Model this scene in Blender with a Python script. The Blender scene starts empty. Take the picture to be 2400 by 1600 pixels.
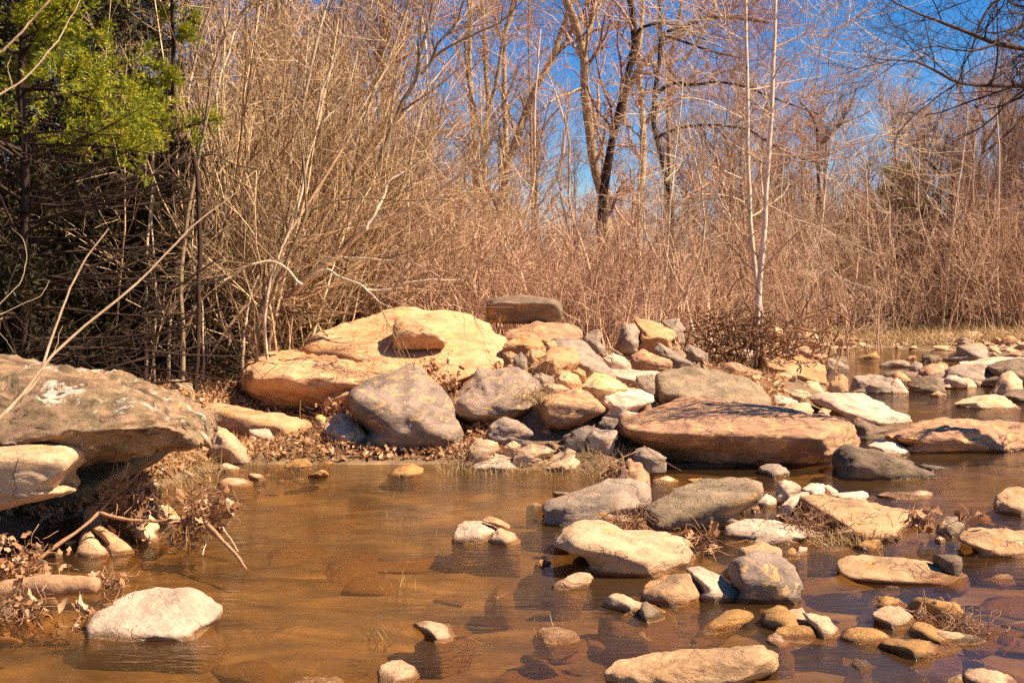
import bpy, bmesh, math, random
import numpy as np
from mathutils import Vector
random.seed(7); rng = np.random.default_rng(11)
SC = bpy.context.scene
COL = SC.collection
R = math.radians
# ------------------------------------------------------------------ camera
FPX, CX, CY, HOR, CAMZ = 2667.0, 1200.0, 800.0, 704.0, 1.5
PITCH = math.atan((CY - HOR) / FPX)
cam_d = bpy.data.cameras.new('camera'); cam = bpy.data.objects.new('camera', cam_d); COL.objects.link(cam)
cam_d.lens = 40.0; cam_d.sensor_width = 36.0; cam_d.clip_start = 0.05; cam_d.clip_end = 2000
cam.location = (0, 0, CAMZ); cam.rotation_euler = (R(90) - PITCH, 0, 0)
SC.camera = cam
SC.render.resolution_x = 1024; SC.render.resolution_y = 682
# ------------------------------------------------------------------ light
SUN_EL, SUN_AZ = R(52), R(99)          # azimuth clockwise from +Y: the sun stands to the right, a little behind the camera
sd = (math.sin(SUN_AZ) * math.cos(SUN_EL), math.cos(SUN_AZ) * math.cos(SUN_EL), math.sin(SUN_EL))
w = bpy.data.worlds.new('World'); SC.world = w; w.use_nodes = True
nt = w.node_tree; bg = nt.nodes['Background']; sk = nt.nodes.new('ShaderNodeTexSky'); sk.sky_type = 'NISHITA'
sk.sun_disc = False; sk.sun_elevation = SUN_EL; sk.sun_rotation = SUN_AZ; sk.air_density = 1.0; sk.dust_density = 0.2; sk.ozone_density = 3.0
hs = nt.nodes.new('ShaderNodeHueSaturation'); hs.inputs['Saturation'].default_value = 1.5; hs.inputs['Hue'].default_value = 0.508
nt.links.new(sk.outputs[0], hs.inputs['Color']); nt.links.new(hs.outputs[0], bg.inputs[0]); bg.inputs[1].default_value = 0.055
sl = bpy.data.lights.new('sun', 'SUN'); sl.energy = 5.0; sl.angle = R(0.5); sl.color = (1.0, 0.835, 0.615)
so = bpy.data.objects.new('sun', sl); COL.objects.link(so); so.rotation_euler = Vector(sd).to_track_quat('Z', 'Y').to_euler()
SC.view_settings.view_transform = 'Standard'; SC.view_settings.look = 'None'; SC.view_settings.gamma = 1.0
SC.view_settings.exposure = 1.4
try:
    SC.cycles.transparent_max_bounces = 12; SC.cycles.max_bounces = 6; SC.cycles.use_denoising = False
except Exception: pass
# ------------------------------------------------------------------ picture coordinates -> points
CROPS = {'A': (0, 780, 3.92), 'B': (560, 680, 3.563), 'C': (1100, 680, 3.563), 'D': (1600, 720, 2.94), 'E': (0, 1100, 3.137),
         'F': (600, 1060, 2.904), 'G': (1200, 1060, 2.903), 'H': (1750, 1060, 2.903), 'O': (0, 0, 0.98), 'P': (0, 0, 3.485),
         'Q': (500, 0, 3.485), 'R': (1000, 0, 3.485), 'S': (1600, 0, 2.94), 'T': (0, 400, 3.485), 'U': (500, 400, 3.36),
         'V': (1100, 400, 3.36), 'W': (1700, 450, 3.36)}
def src(c, x, y):
    ox, oy, s = CROPS[c]
    return ox + x / s, oy + y / s
def at(sx, sy, Y):
    u = (sx - CX) / FPX; v = -(sy - CY) / FPX
    ca, sa = math.cos(PITCH), math.sin(PITCH)
    d = np.array([u, ca + v * sa, -sa + v * ca])
    return np.array([0, 0, CAMZ]) + d * (Y / d[1])
def water_Y(sy, z=0.0):
    return (CAMZ - z) * FPX / (sy - HOR)
def line(c, pts, Y0, Y1=None):
    Y1 = Y0 if Y1 is None else Y1
    n = len(pts)
    return np.array([at(*src(c, p[0], p[1]), Y0 + (Y1 - Y0) * i / max(1, n - 1)) for i, p in enumerate(pts)])
# ------------------------------------------------------------------ noise
def _h(ix, iy, iz, s):
    n = (ix * 374761393 + iy * 668265263 + iz * 1274126177 + s * 974634777) & 0xffffffff
    n = ((n ^ (n >> 13)) * 1103515245) & 0xffffffff
    n = ((n ^ (n >> 16)) * 2246822519) & 0xffffffff
    n = n ^ (n >> 15)
    return (n & 0xffff) / 32767.5 - 1.0
def vnoise(p, s=0):
    i = np.floor(p).astype(np.int64); f = p - i; f = f * f * f * (f * (f * 6 - 15) + 10)
    out = 0
    for dx in (0, 1):
        wx = f[:, 0] if dx else 1 - f[:, 0]
        for dy in (0, 1):
            wy = f[:, 1] if dy else 1 - f[:, 1]
            for dz in (0, 1):
                wz = f[:, 2] if dz else 1 - f[:, 2]
                out = out + wx * wy * wz * _h(i[:, 0] + dx, i[:, 1] + dy, i[:, 2] + dz, s)
    return out
def fbm(p, octv=4, s=0, gain=0.5):
    a, o = 1.0, 0
    for k in range(octv):
        o = o + a * vnoise(p * (2.03 ** k) + 17.3 * k, s + k); a *= gain
    return o
# ------------------------------------------------------------------ objects
def props(o, label=None, cat=None, group=None, kind=None):
    if label: o['label'] = label
    if cat: o['category'] = cat
    if group: o['group'] = group
    if kind: o['kind'] = kind
    return o
def empty(name, loc=(0, 0, 0)):
    o = bpy.data.objects.new(name, None); COL.objects.link(o); o.location = loc; o.empty_display_size = 0.1
    return o
def mesh_obj(name, V, F, mat, parent=None, smooth=True, tint=None, origin=None):
    V = np.asarray(V, dtype=np.float64)
    if origin is not None: V = V - np.asarray(origin)
    me = bpy.data.meshes.new(name)
    if isinstance(F, np.ndarray):
        k = F.shape[1]; me.vertices.add(len(V)); me.vertices.foreach_set('co', V.astype(np.float32).ravel())
        me.loops.add(F.size); me.loops.foreach_set('vertex_index', F.astype(np.int32).ravel())
        me.polygons.add(len(F)); me.polygons.foreach_set('loop_start', np.arange(0, F.size, k, dtype=np.int32))
        me.polygons.foreach_set('loop_total', np.full(len(F), k, dtype=np.int32)); me.update(calc_edges=True)
    else:
        me.from_pydata(V.tolist(), [], F); me.update()
    if smooth: me.polygons.foreach_set('use_smooth', np.ones(len(me.polygons), dtype=bool))
    if tint is not None:
        a = me.attributes.new('tint', 'FLOAT', 'POINT'); a.data.foreach_set('value', np.asarray(tint, dtype=np.float32))
    me.materials.append(mat)
    o = bpy.data.objects.new(name, me); COL.objects.link(o)
    if parent is not None: o.parent = parent
    if origin is not None and parent is None: o.location = origin
    return o
# tubes: N polylines of K points -> one mesh (arrays)
def tubes(P, Rr, sides=3, tint=None):
    N, K, _ = P.shape
    T = np.empty_like(P); T[:, 1:-1] = P[:, 2:] - P[:, :-2]; T[:, 0] = P[:, 1] - P[:, 0]; T[:, -1] = P[:, -1] - P[:, -2]
    T /= np.linalg.norm(T, axis=2, keepdims=True) + 1e-9
    m = T.mean(axis=1); ref = np.where(np.abs(m[:, 2:3]) > 0.7, np.array([[1., 0.13, 0]]), np.array([[0., 0.1, 1.]]))
    U = np.cross(T, ref[:, None, :]); U /= np.linalg.norm(U, axis=2, keepdims=True) + 1e-9
    Vv = np.cross(T, U)
    a = np.arange(sides) * 2 * np.pi / sides
    V = P[:, :, None, :] + Rr[:, :, None, None] * (np.cos(a)[None, None, :, None] * U[:, :, None, :] + np.sin(a)[None, None, :, None] * Vv[:, :, None, :])
    V = V.reshape(-1, 3)
    b = (np.arange(N) * K * sides)[:, None, None] + (np.arange(K - 1) * sides)[None, :, None]
    s = np.arange(sides)[None, None, :]; s2 = (s + 1) % sides
    F = np.stack([b + s, b + s2, b + sides + s2, b + sides + s], axis=-1).reshape(-1, 4)
    tt = np.repeat(np.zeros(N) if tint is None else tint, K * sides)
    return V, F, tt
def merge(parts):
    Vs, Fs, Ts, n = [], [], [], 0
    for V, F, t in parts:
        Vs.append(V); Fs.append(F + n); Ts.append(t); n += len(V)
    return np.concatenate(Vs), np.concatenate(Fs), np.concatenate(Ts)
def resample(p, K, wob=0.0, g=None):
    p = np.asarray(p); d = np.r_[0, np.cumsum(np.linalg.norm(np.diff(p, axis=0), axis=1))]
    n = len(p); t = np.linspace(0, d[-1], K)
    if n > 2:   # catmull-rom
        m = np.gradient(p, d, axis=0); k = np.clip(np.searchsorted(d, t, side='right') - 1, 0, n - 2)
        h = (d[k + 1] - d[k])[:, None]; s = ((t - d[k]) / (d[k + 1] - d[k]))[:, None]
        q = (2 * s**3 - 3 * s**2 + 1) * p[k] + (s**3 - 2 * s**2 + s) * h * m[k] + (-2 * s**3 + 3 * s**2) * p[k + 1] + (s**3 - s**2) * h * m[k + 1]
    else:
        q = p[0] + (p[-1] - p[0]) * (t / d[-1])[:, None]
    if wob: q[1:-1] += rng.normal(0, wob, (K - 2, 3))
    return q
def spawn(P, Rr, n, t0, t1, ln, ang, up, wob, K, rr=0.6, rtip=0.35, rmin=0.001, bias=(0, 0, 0), lnvar=0.5):
    """n children per parent; ln = absolute length (array per parent or scalar)"""
    N, PK, _ = P.shape
    idx = np.repeat(np.arange(N), n); M = len(idx); t = rng.uniform(t0, t1, M) * (PK - 1)
    k = np.clip(t.astype(int), 0, PK - 2); f = (t - k)[:, None]
    p0 = P[idx, k] * (1 - f) + P[idx, k + 1] * f; r0 = (Rr[idx, k] * (1 - f[:, 0]) + Rr[idx, k + 1] * f[:, 0])
    T = P[idx, k + 1] - P[idx, k]; T /= np.linalg.norm(T, axis=1, keepdims=True) + 1e-9
    q = rng.normal(size=(M, 3)); q -= (q * T).sum(1, keepdims=True) * T; q /= np.linalg.norm(q, axis=1, keepdims=True) + 1e-9
    a = np.radians(rng.normal(ang, ang * 0.3, M))[:, None]
    D = T * np.cos(a) + q * np.sin(a); D += np.array([0, 0, up]) + np.array(bias); D /= np.linalg.norm(D, axis=1, keepdims=True)
    L = (np.broadcast_to(ln, (N,))[idx] if np.ndim(ln) else np.full(M, ln)) * rng.uniform(1 - lnvar, 1 + lnvar * 0.6, M) * (1.1 - 0.5 * t / (PK - 1))
    step = (L / (K - 1))[:, None]; out = np.empty((M, K, 3)); out[:, 0] = p0
    for j in range(1, K):
        D = D + rng.normal(0, wob, (M, 3)) + np.array([0, 0, up * 0.35]); D /= np.linalg.norm(D, axis=1, keepdims=True)
        out[:, j] = out[:, j - 1] + D * step
    r = np.maximum(r0 * rr, rmin)[:, None] * np.linspace(1, rtip, K)[None, :]
    return out, np.maximum(r, rmin * 0.6)
# ------------------------------------------------------------------ materials
def new_mat(name):
    m = bpy.data.materials.new(name); m.use_nodes = True; t = m.node_tree; t.nodes.clear()
    return m, t
def N(t, typ, **kw):
    n = t.nodes.new(typ)
    for k, v in kw.items():
        if k.startswith('i_'):
            key = k[2:]
            n.inputs[int(key) if key.isdigit() else key].default_value = v
        else: setattr(n, k, v)
    return n
def ramp(t, fac, stops, interp='LINEAR'):
    n = t.nodes.new('ShaderNodeValToRGB'); cr = n.color_ramp; cr.interpolation = interp
    while len(cr.elements) < len(stops): cr.elements.new(0.5)
    for e, (p, c) in zip(cr.elements, stops): e.position = p; e.color = (*c, 1) if len(c) == 3 else c
    t.links.new(fac, n.inputs[0]); return n.outputs[0]
def noise(t, vec, scale, detail=6, rough=0.6, dist=0.0):
    n = N(t, 'ShaderNodeTexNoise'); n.inputs['Scale'].default_value = scale; n.inputs['Detail'].default_value = detail
    n.inputs['Roughness'].default_value = rough; n.inputs['Distortion'].default_value = dist; t.links.new(vec, n.inputs['Vector']); return n.outputs['Fac']
def mixc(t, f, a, b, mode='MIX'):
    n = t.nodes.new('ShaderNodeMix'); n.data_type = 'RGBA'; n.blend_type = mode
    for s, v in ((n.inputs[0], f), (n.inputs[6], a), (n.inputs[7], b)):
        if hasattr(v, 'is_output'): t.links.new(v, s)
        else: s.default_value = v if not isinstance(v, tuple) else (*v, 1)
    return n.outputs[2]
def mth(t, op, a, b=0.0, c=None, clamp=False):
    n = t.nodes.new('ShaderNodeMath'); n.operation = op; n.use_clamp = clamp
    for i, v in enumerate((a, b) if c is None else (a, b, c)):
        if hasattr(v, 'is_output'): t.links.new(v, n.inputs[i])
        else: n.inputs[i].default_value = v
    return n.outputs[0]
def mscale(t, vec, s, rot=(0, 0, 0)):
    n = N(t, 'ShaderNodeMapping'); n.inputs['Scale'].default_value = s; n.inputs['Rotation'].default_value = rot; t.links.new(vec, n.inputs[0]); return n.outputs[0]

def rock_mat(name, c1, c2, stain=(0.62, 0.27, 0.06), st=0.0, dark=(0.10, 0.075, 0.06), dk=0.25, streak=(3, 3, 9), spots=0.0, mosst=0.0, sts=1.4):
    c1, c2, dark = [(c[0] * 1.05, c[1] * 0.90, c[2] * 0.765) for c in (c1, c2, dark)]
    m, t = new_mat(name); out = N(t, 'ShaderNodeOutputMaterial'); bs = N(t, 'ShaderNodeBsdfPrincipled')
    geo = N(t, 'ShaderNodeNewGeometry'); pos = geo.outputs['Position']; oi = N(t, 'ShaderNodeObjectInfo')
    off = N(t, 'ShaderNodeVectorMath', operation='ADD'); t.links.new(pos, off.inputs[0]); t.links.new(oi.outputs['Location'], off.inputs[1]); p = off.outputs[0]
    n1 = noise(t, mscale(t, p, streak, (0.15, 0.2, 0.3)), 1.0, 7, 0.62, 0.6)
    col = mixc(t, mth(t, 'MULTIPLY_ADD', n1, 2.4, -0.7, clamp=True), c1, c2)
    # fine mineral grain
    n2 = noise(t, p, 55, 4, 0.75); col = mixc(t, 0.55, col, ramp(t, n2, [(0.3, (0.38,) * 3), (0.7, (0.62,) * 3)]), 'OVERLAY')
    n2b = noise(t, p, 160, 3, 0.8); col = mixc(t, 0.35, col, ramp(t, n2b, [(0.35, (0.30,) * 3), (0.65, (0.70,) * 3)]), 'OVERLAY')
    nm = noise(t, mscale(t, p, (4.5, 4.5, 9)), 1.0, 8, 0.7, 0.5); col = mixc(t, 0.7, col, ramp(t, nm, [(0.32, (0.26,) * 3), (0.5, (0.5,) * 3), (0.70, (0.74,) * 3)]), 'OVERLAY')
    # darker weathering blotches
    if dk > 0:
        n3 = noise(t, mscale(t, p, (2.2, 2.2, 4.0)), 1.6, 8, 0.68, 0.4)
        f = mth(t, 'MULTIPLY', ramp(t, n3, [(0.50, (0,) * 3), (0.68, (1,) * 3)]), dk * 1.5, clamp=True); col = mixc(t, f, col, dark)
    if st > 0:   # iron stain in ragged patches
        n4 = noise(t, mscale(t, p, (2.5, 2.5, 5.5), (0.3, 0.1, 0.5)), sts, 10, 0.72, 0.8)
        f = ramp(t, n4, [(0.62 - st * 0.22, (0,) * 3), (0.67 - st * 0.2, (1,) * 3)]); f = mth(t, 'MULTIPLY', f, 0.8); col = mixc(t, f, col, stain)
    if spots > 0:  # pale lichen
        n5 = noise(t, p, 3.6, 12, 0.74, 0.9); f = ramp(t, n5, [(0.70 - spots * 0.1, (0,) * 3), (0.72 - spots * 0.1, (1,) * 3)]); col = mixc(t, mth(t, 'MULTIPLY', f, 0.8), col, (0.72, 0.62, 0.47))
    if mosst > 0:
        n6 = noise(t, p, 4.0, 7, 0.7, 0.3); f = mth(t, 'MULTIPLY', ramp(t, n6, [(0.50, (0,) * 3), (0.60, (1,) * 3)]), mosst); col = mixc(t, f, col, (0.10, 0.10, 0.035))
    # thin cracks
    vo = N(t, 'ShaderNodeTexVoronoi', feature='DISTANCE_TO_EDGE'); vo.inputs['Scale'].default_value = 1.4
    wv = N(t, 'ShaderNodeVectorMath', operation='MULTIPLY_ADD'); nz = N(t, 'ShaderNodeTexNoise'); nz.inputs['Scale'].default_value = 2.5; nz.inputs['Detail'].default_value = 5; t.links.new(p, nz.inputs['Vector'])
    t.links.new(nz.outputs['Color'], wv.inputs[0]); wv.inputs[1].default_value = (0.9,) * 3; t.links.new(mscale(t, p, (1, 1, 1.8)), wv.inputs[2]); t.links.new(wv.outputs[0], vo.inputs['Vector'])
    crack = ramp(t, vo.outputs['Distance'], [(0.0, (0,) * 3), (0.012, (1,) * 3)])
    crk = mth(t, 'MULTIPLY', mth(t, 'SUBTRACT', 1.0, crack), ramp(t, noise(t, p, 1.7, 2), [(0.5, (0,) * 3), (0.6, (1,) * 3)]))
    col = mixc(t, mth(t, 'MULTIPLY', crk, 0.6), col, (0.06, 0.04, 0.03))
    # wet band at the waterline, silt below it
    sz = N(t, 'ShaderNodeSeparateXYZ'); t.links.new(pos, sz.inputs[0])
    zz = mth(t, 'ADD', sz.outputs[2], mth(t, 'MULTIPLY_ADD', noise(t, p, 7, 5), -0.05, 0.026))
    wet = ramp(t, zz, [(0.0, (1,) * 3), (0.018, (1,) * 3), (0.030, (0,) * 3)])
    silt = ramp(t, zz, [(0.0, (1,) * 3), (0.006, (0,) * 3)])
    col = mixc(t, wet, col, mixc(t, 1.0, col, (0.40, 0.30, 0.20), 'MULTIPLY'))
    col = mixc(t, mth(t, 'MULTIPLY', silt, 0.75), col, (0.30, 0.155, 0.05))
    t.links.new(col, bs.inputs['Base Color'])
    t.links.new(mth(t, 'MULTIPLY_ADD', wet, -0.62, 0.86), bs.inputs['Roughness']); bs.inputs['Specular IOR Level'].default_value = 0.35
    # bump
    b1 = noise(t, mscale(t, p, (5, 5, 12)), 1.0, 9, 0.68, 0.3); b2 = noise(t, p, 30, 9, 0.78)
    hgt = mth(t, 'ADD', mth(t, 'MULTIPLY', b1, 0.085), mth(t, 'MULTIPLY', b2, 0.020)); hgt = mth(t, 'ADD', hgt, mth(t, 'MULTIPLY', crk, -0.02))
    bp = N(t, 'ShaderNodeBump'); bp.inputs['Strength'].default_value = 0.9; bp.inputs['Distance'].default_value = 1.0
    t.links.new(hgt, bp.inputs['Height']); t.links.new(bp.outputs[0], bs.inputs['Normal']); t.links.new(bs.outputs[0], out.inputs[0])
    return m
RM = {
 'cream':  rock_mat('cream_sandstone', (0.54, 0.37, 0.235), (0.67, 0.50, 0.34), st=0.10, dk=0.22, dark=(0.26, 0.19, 0.13)),
 'peach':  rock_mat('peach_sandstone', (0.60, 0.33, 0.165), (0.76, 0.51, 0.31), stain=(0.74, 0.42, 0.12), st=0.22, sts=1.8, dk=0.30, dark=(0.36, 0.20, 0.13), streak=(1.5, 1.5, 5)),
 'tan':    rock_mat('tan_sandstone', (0.42, 0.26, 0.14), (0.58, 0.40, 0.24), st=0.20, dk=0.45, dark=(0.16, 0.12, 0.08)),
 'grey':   rock_mat('grey_sandstone', (0.25, 0.20, 0.165), (0.40, 0.33, 0.27), st=0.10, dk=0.35, dark=(0.12, 0.10, 0.09)),
 'slate':  rock_mat('blue_grey_sandstone', (0.21, 0.165, 0.145), (0.36, 0.29, 0.25), stain=(0.70, 0.38, 0.13), st=0.34, sts=3.0, dk=0.2, dark=(0.09, 0.075, 0.07), streak=(2, 2, 4)),
 'pale':   rock_mat('pale_grey_sandstone', (0.50, 0.39, 0.30), (0.66, 0.55, 0.45), st=0.0, dk=0.35, dark=(0.25, 0.20, 0.16)),
 'white':  rock_mat('whitish_sandstone', (0.64, 0.52, 0.40), (0.76, 0.66, 0.54), st=0.0, dk=0.12, dark=(0.30, 0.23, 0.17)),
 'pink':   rock_mat('pink_brown_sandstone', (0.34, 0.185, 0.115), (0.48, 0.30, 0.20), stain=(0.74, 0.40, 0.14), st=0.42, sts=2.4, dk=0.30, dark=(0.17, 0.115, 0.08), streak=(2, 2, 7)),
 'rust':   rock_mat('rusty_sandstone', (0.42, 0.23, 0.12), (0.60, 0.38, 0.22), stain=(0.66, 0.33, 0.10), st=0.40, dk=0.28, dark=(0.20, 0.09, 0.04)),
 'yellow': rock_mat('yellow_sandstone', (0.62, 0.45, 0.26), (0.76, 0.60, 0.38), stain=(0.78, 0.50, 0.10), st=0.35, dk=0.15, dark=(0.36, 0.22, 0.10)),
 'olive':  rock_mat('olive_grey_sandstone', (0.23, 0.18, 0.125), (0.37, 0.29, 0.205), st=0.12, dk=0.5, dark=(0.12, 0.09, 0.055), mosst=0.22),
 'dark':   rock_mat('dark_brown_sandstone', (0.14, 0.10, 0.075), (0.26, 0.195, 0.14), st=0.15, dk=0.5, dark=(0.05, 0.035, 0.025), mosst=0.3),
 'lichen': rock_mat('lichened_sandstone', (0.17, 0.105, 0.065), (0.46, 0.33, 0.21), stain=(0.46, 0.24, 0.09), st=0.22, dk=1.0, dark=(0.085, 0.05, 0.032), spots=1.35, mosst=0.35, streak=(2, 2, 4)),
 'amber':  rock_mat('silty_sandstone', (0.34, 0.19, 0.06), (0.46, 0.28, 0.11), st=0.2, dk=0.3, dark=(0.20, 0.12, 0.05)),
}
def bark_mat(name, dark, light, scale=(14, 14, 3), rough=0.85, lich=None, lf=0.5):
    dark, light = [(c[0] * 1.04, c[1] * 0.91, c[2] * 0.76) for c in (dark, light)]
    m, t = new_mat(name); out = N(t, 'ShaderNodeOutputMaterial'); bs = N(t, 'ShaderNodeBsdfPrincipled'); geo = N(t, 'ShaderNodeNewGeometry')
    at_ = N(t, 'ShaderNodeAttribute', attribute_name='tint')
    n1 = noise(t, mscale(t, geo.outputs['Position'], scale), 1.0, 6, 0.7)
    f = mth(t, 'ADD', mth(t, 'MULTIPLY_ADD', n1, 1.5, -0.5), at_.outputs['Fac'], clamp=True); col = mixc(t, f, dark, light)
    if lich:
        n2 = noise(t, geo.outputs['Position'], 4.0, 6, 0.7); col = mixc(t, ramp(t, n2, [(lf, (0,) * 3), (lf + 0.05, (1,) * 3)]), col, lich)
    t.links.new(col, bs.inputs['Base Color']); bs.inputs['Roughness'].default_value = rough; bs.inputs['Specular IOR Level'].default_value = 0.25
    bp = N(t, 'ShaderNodeBump'); bp.inputs['Strength'].default_value = 0.6; bp.inputs['Distance'].default_value = 0.02
    t.links.new(n1, bp.inputs['Height']); t.links.new(bp.outputs[0], bs.inputs['Normal']); t.links.new(bs.outputs[0], out.inputs[0]); return m
BM = {
 'pale': bark_mat('pale_bark', (0.32, 0.24, 0.17), (0.86, 0.76, 0.64)),
 'syc': bark_mat('sycamore_bark', (0.34, 0.25, 0.18), (0.88, 0.80, 0.74), scale=(9, 9, 5), lich=(0.20, 0.17, 0.10), lf=0.60),
 'tree': bark_mat('tree_bark', (0.20, 0.145, 0.095), (0.58, 0.46, 0.32), scale=(5, 5, 2), lich=(0.26, 0.25, 0.11), lf=0.56),
 'darkb': bark_mat('dark_bark', (0.025, 0.016, 0.012), (0.085, 0.05, 0.038), scale=(5, 5, 2)),
 'red': bark_mat('reddish_twigs', (0.18, 0.08, 0.055), (0.90, 0.66, 0.50)),
 'olive': bark_mat('olive_twigs', (0.12, 0.07, 0.035), (0.80, 0.62, 0.42)),
 'far': bark_mat('far_twigs', (0.18, 0.10, 0.07), (0.74, 0.54, 0.40)),
 'drift': bark_mat('driftwood', (0.16, 0.09, 0.055), (0.50, 0.31, 0.19), scale=(30, 30, 30)),
}
def leaf_mat(name, stops, trans=0.25, rough=0.7):
    m, t = new_mat(name); out = N(t, 'ShaderNodeOutputMaterial'); at_ = N(t, 'ShaderNodeAttribute', attribute_name='tint')
    col = ramp(t, at_.outputs['Fac'], stops); bs = N(t, 'ShaderNodeBsdfPrincipled'); bs.inputs['Roughness'].default_value = rough
    bs.inputs['Specular IOR Level'].default_value = 0.25
    t.links.new(col, bs.inputs['Base Color']); tr = N(t, 'ShaderNodeBsdfTranslucent'); t.links.new(col, tr.inputs[0])
    mx = N(t, 'ShaderNodeMixShader'); mx.inputs[0].default_value = trans; t.links.new(bs.outputs[0], mx.inputs[1]); t.links.new(tr.outputs[0], mx.inputs[2])
    t.links.new(mx.outputs[0], out.inputs[0]); return m
M_LEAF = leaf_mat('dead_leaves', [(0.0, (0.16, 0.07, 0.03)), (0.35, (0.38, 0.18, 0.08)), (0.7, (0.58, 0.32, 0.16)), (1.0, (0.68, 0.45, 0.27))])
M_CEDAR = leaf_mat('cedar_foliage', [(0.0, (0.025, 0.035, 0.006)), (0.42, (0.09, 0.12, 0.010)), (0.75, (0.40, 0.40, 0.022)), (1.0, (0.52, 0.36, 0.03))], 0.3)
M_CEDARD = leaf_mat('painted_shade_cedar_foliage', [(0.0, (0.012, 0.010, 0.006)), (0.6, (0.035, 0.030, 0.010)), (1.0, (0.09, 0.06, 0.02))], 0.1)  # darkened copy of the cedar colours, shade put into the foliage
M_GRASS = leaf_mat('dead_grass', [(0.0, (0.14, 0.07, 0.03)), (0.5, (0.42, 0.25, 0.10)), (1.0, (0.62, 0.45, 0.24))], 0.2)
# ground
def ground_mat():
    m, t = new_mat('creek_bank_soil'); out = N(t, 'ShaderNodeOutputMaterial'); bs = N(t, 'ShaderNodeBsdfPrincipled'); geo = N(t, 'ShaderNodeNewGeometry'); p = geo.outputs['Position']
    sz = N(t, 'ShaderNodeSeparateXYZ'); t.links.new(p, sz.inputs[0])
    n1 = noise(t, p, 2.2, 9, 0.7, 0.5); n2 = noise(t, p, 18, 6, 0.75)
    dry = mixc(t, ramp(t, n1, [(0.35, (0,) * 3), (0.65, (1,) * 3)]), (0.13, 0.075, 0.038), (0.28, 0.17, 0.09))
    dry = mixc(t, 0.6, dry, ramp(t, n2, [(0.3, (0.3,) * 3), (0.7, (0.68,) * 3)]), 'OVERLAY')
    n3 = noise(t, mscale(t, p, (1.2, 2.2, 1)), 1.1, 8, 0.62, 0.8)
    bed = ramp(t, n3, [(0.30, (0.05, 0.028, 0.014)), (0.46, (0.17, 0.098, 0.045)), (0.56, (0.25, 0.15, 0.066)), (0.70, (0.42, 0.27, 0.13))])
    vo = N(t, 'ShaderNodeTexVoronoi', feature='F1'); vo.inputs['Scale'].default_value = 3.0; vo.inputs['Randomness'].default_value = 1.0
    wv = N(t, 'ShaderNodeVectorMath', operation='MULTIPLY_ADD'); nz = N(t, 'ShaderNodeTexNoise'); nz.inputs['Scale'].default_value = 2.0; t.links.new(p, nz.inputs['Vector'])
    t.links.new(nz.outputs['Color'], wv.inputs[0]); wv.inputs[1].default_value = (0.6,) * 3; t.links.new(mscale(t, p, (0.8, 1.5, 1)), wv.inputs[2]); t.links.new(wv.outputs[0], vo.inputs['Vector'])
    bed = mixc(t, 0.55, bed, ramp(t, vo.outputs['Distance'], [(0.1, (0.68,) * 3), (0.55, (0.45,) * 3), (0.75, (0.2,) * 3)]), 'OVERLAY'); bed = mixc(t, 0.5, bed, ramp(t, n2, [(0.3, (0.35,) * 3), (0.7, (0.62,) * 3)]), 'OVERLAY')
    f = ramp(t, mth(t, 'MULTIPLY_ADD', n1, 0.05, sz.outputs[2]), [(0.12, (0,) * 3), (0.30, (1,) * 3)])
    bed = mixc(t, ramp(t, sz.outputs[2], [(0.0, (0,) * 3), (0.03, (0.75,) * 3)]), bed, (0.16, 0.085, 0.035))
    t.links.new(mixc(t, f, bed, dry), bs.inputs['Base Color']); bs.inputs['Roughness'].default_value = 0.9
    bp = N(t, 'ShaderNodeBump'); bp.inputs['Strength'].default_value = 0.7; bp.inputs['Distance'].default_value = 0.06
    t.links.new(mth(t, 'ADD', n1, mth(t, 'MULTIPLY', n2, 0.5)), bp.inputs['Height']); t.links.new(bp.outputs[0], bs.inputs['Normal']); t.links.new(bs.outputs[0], out.inputs[0]); return m
M_GROUND = ground_mat()
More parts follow.
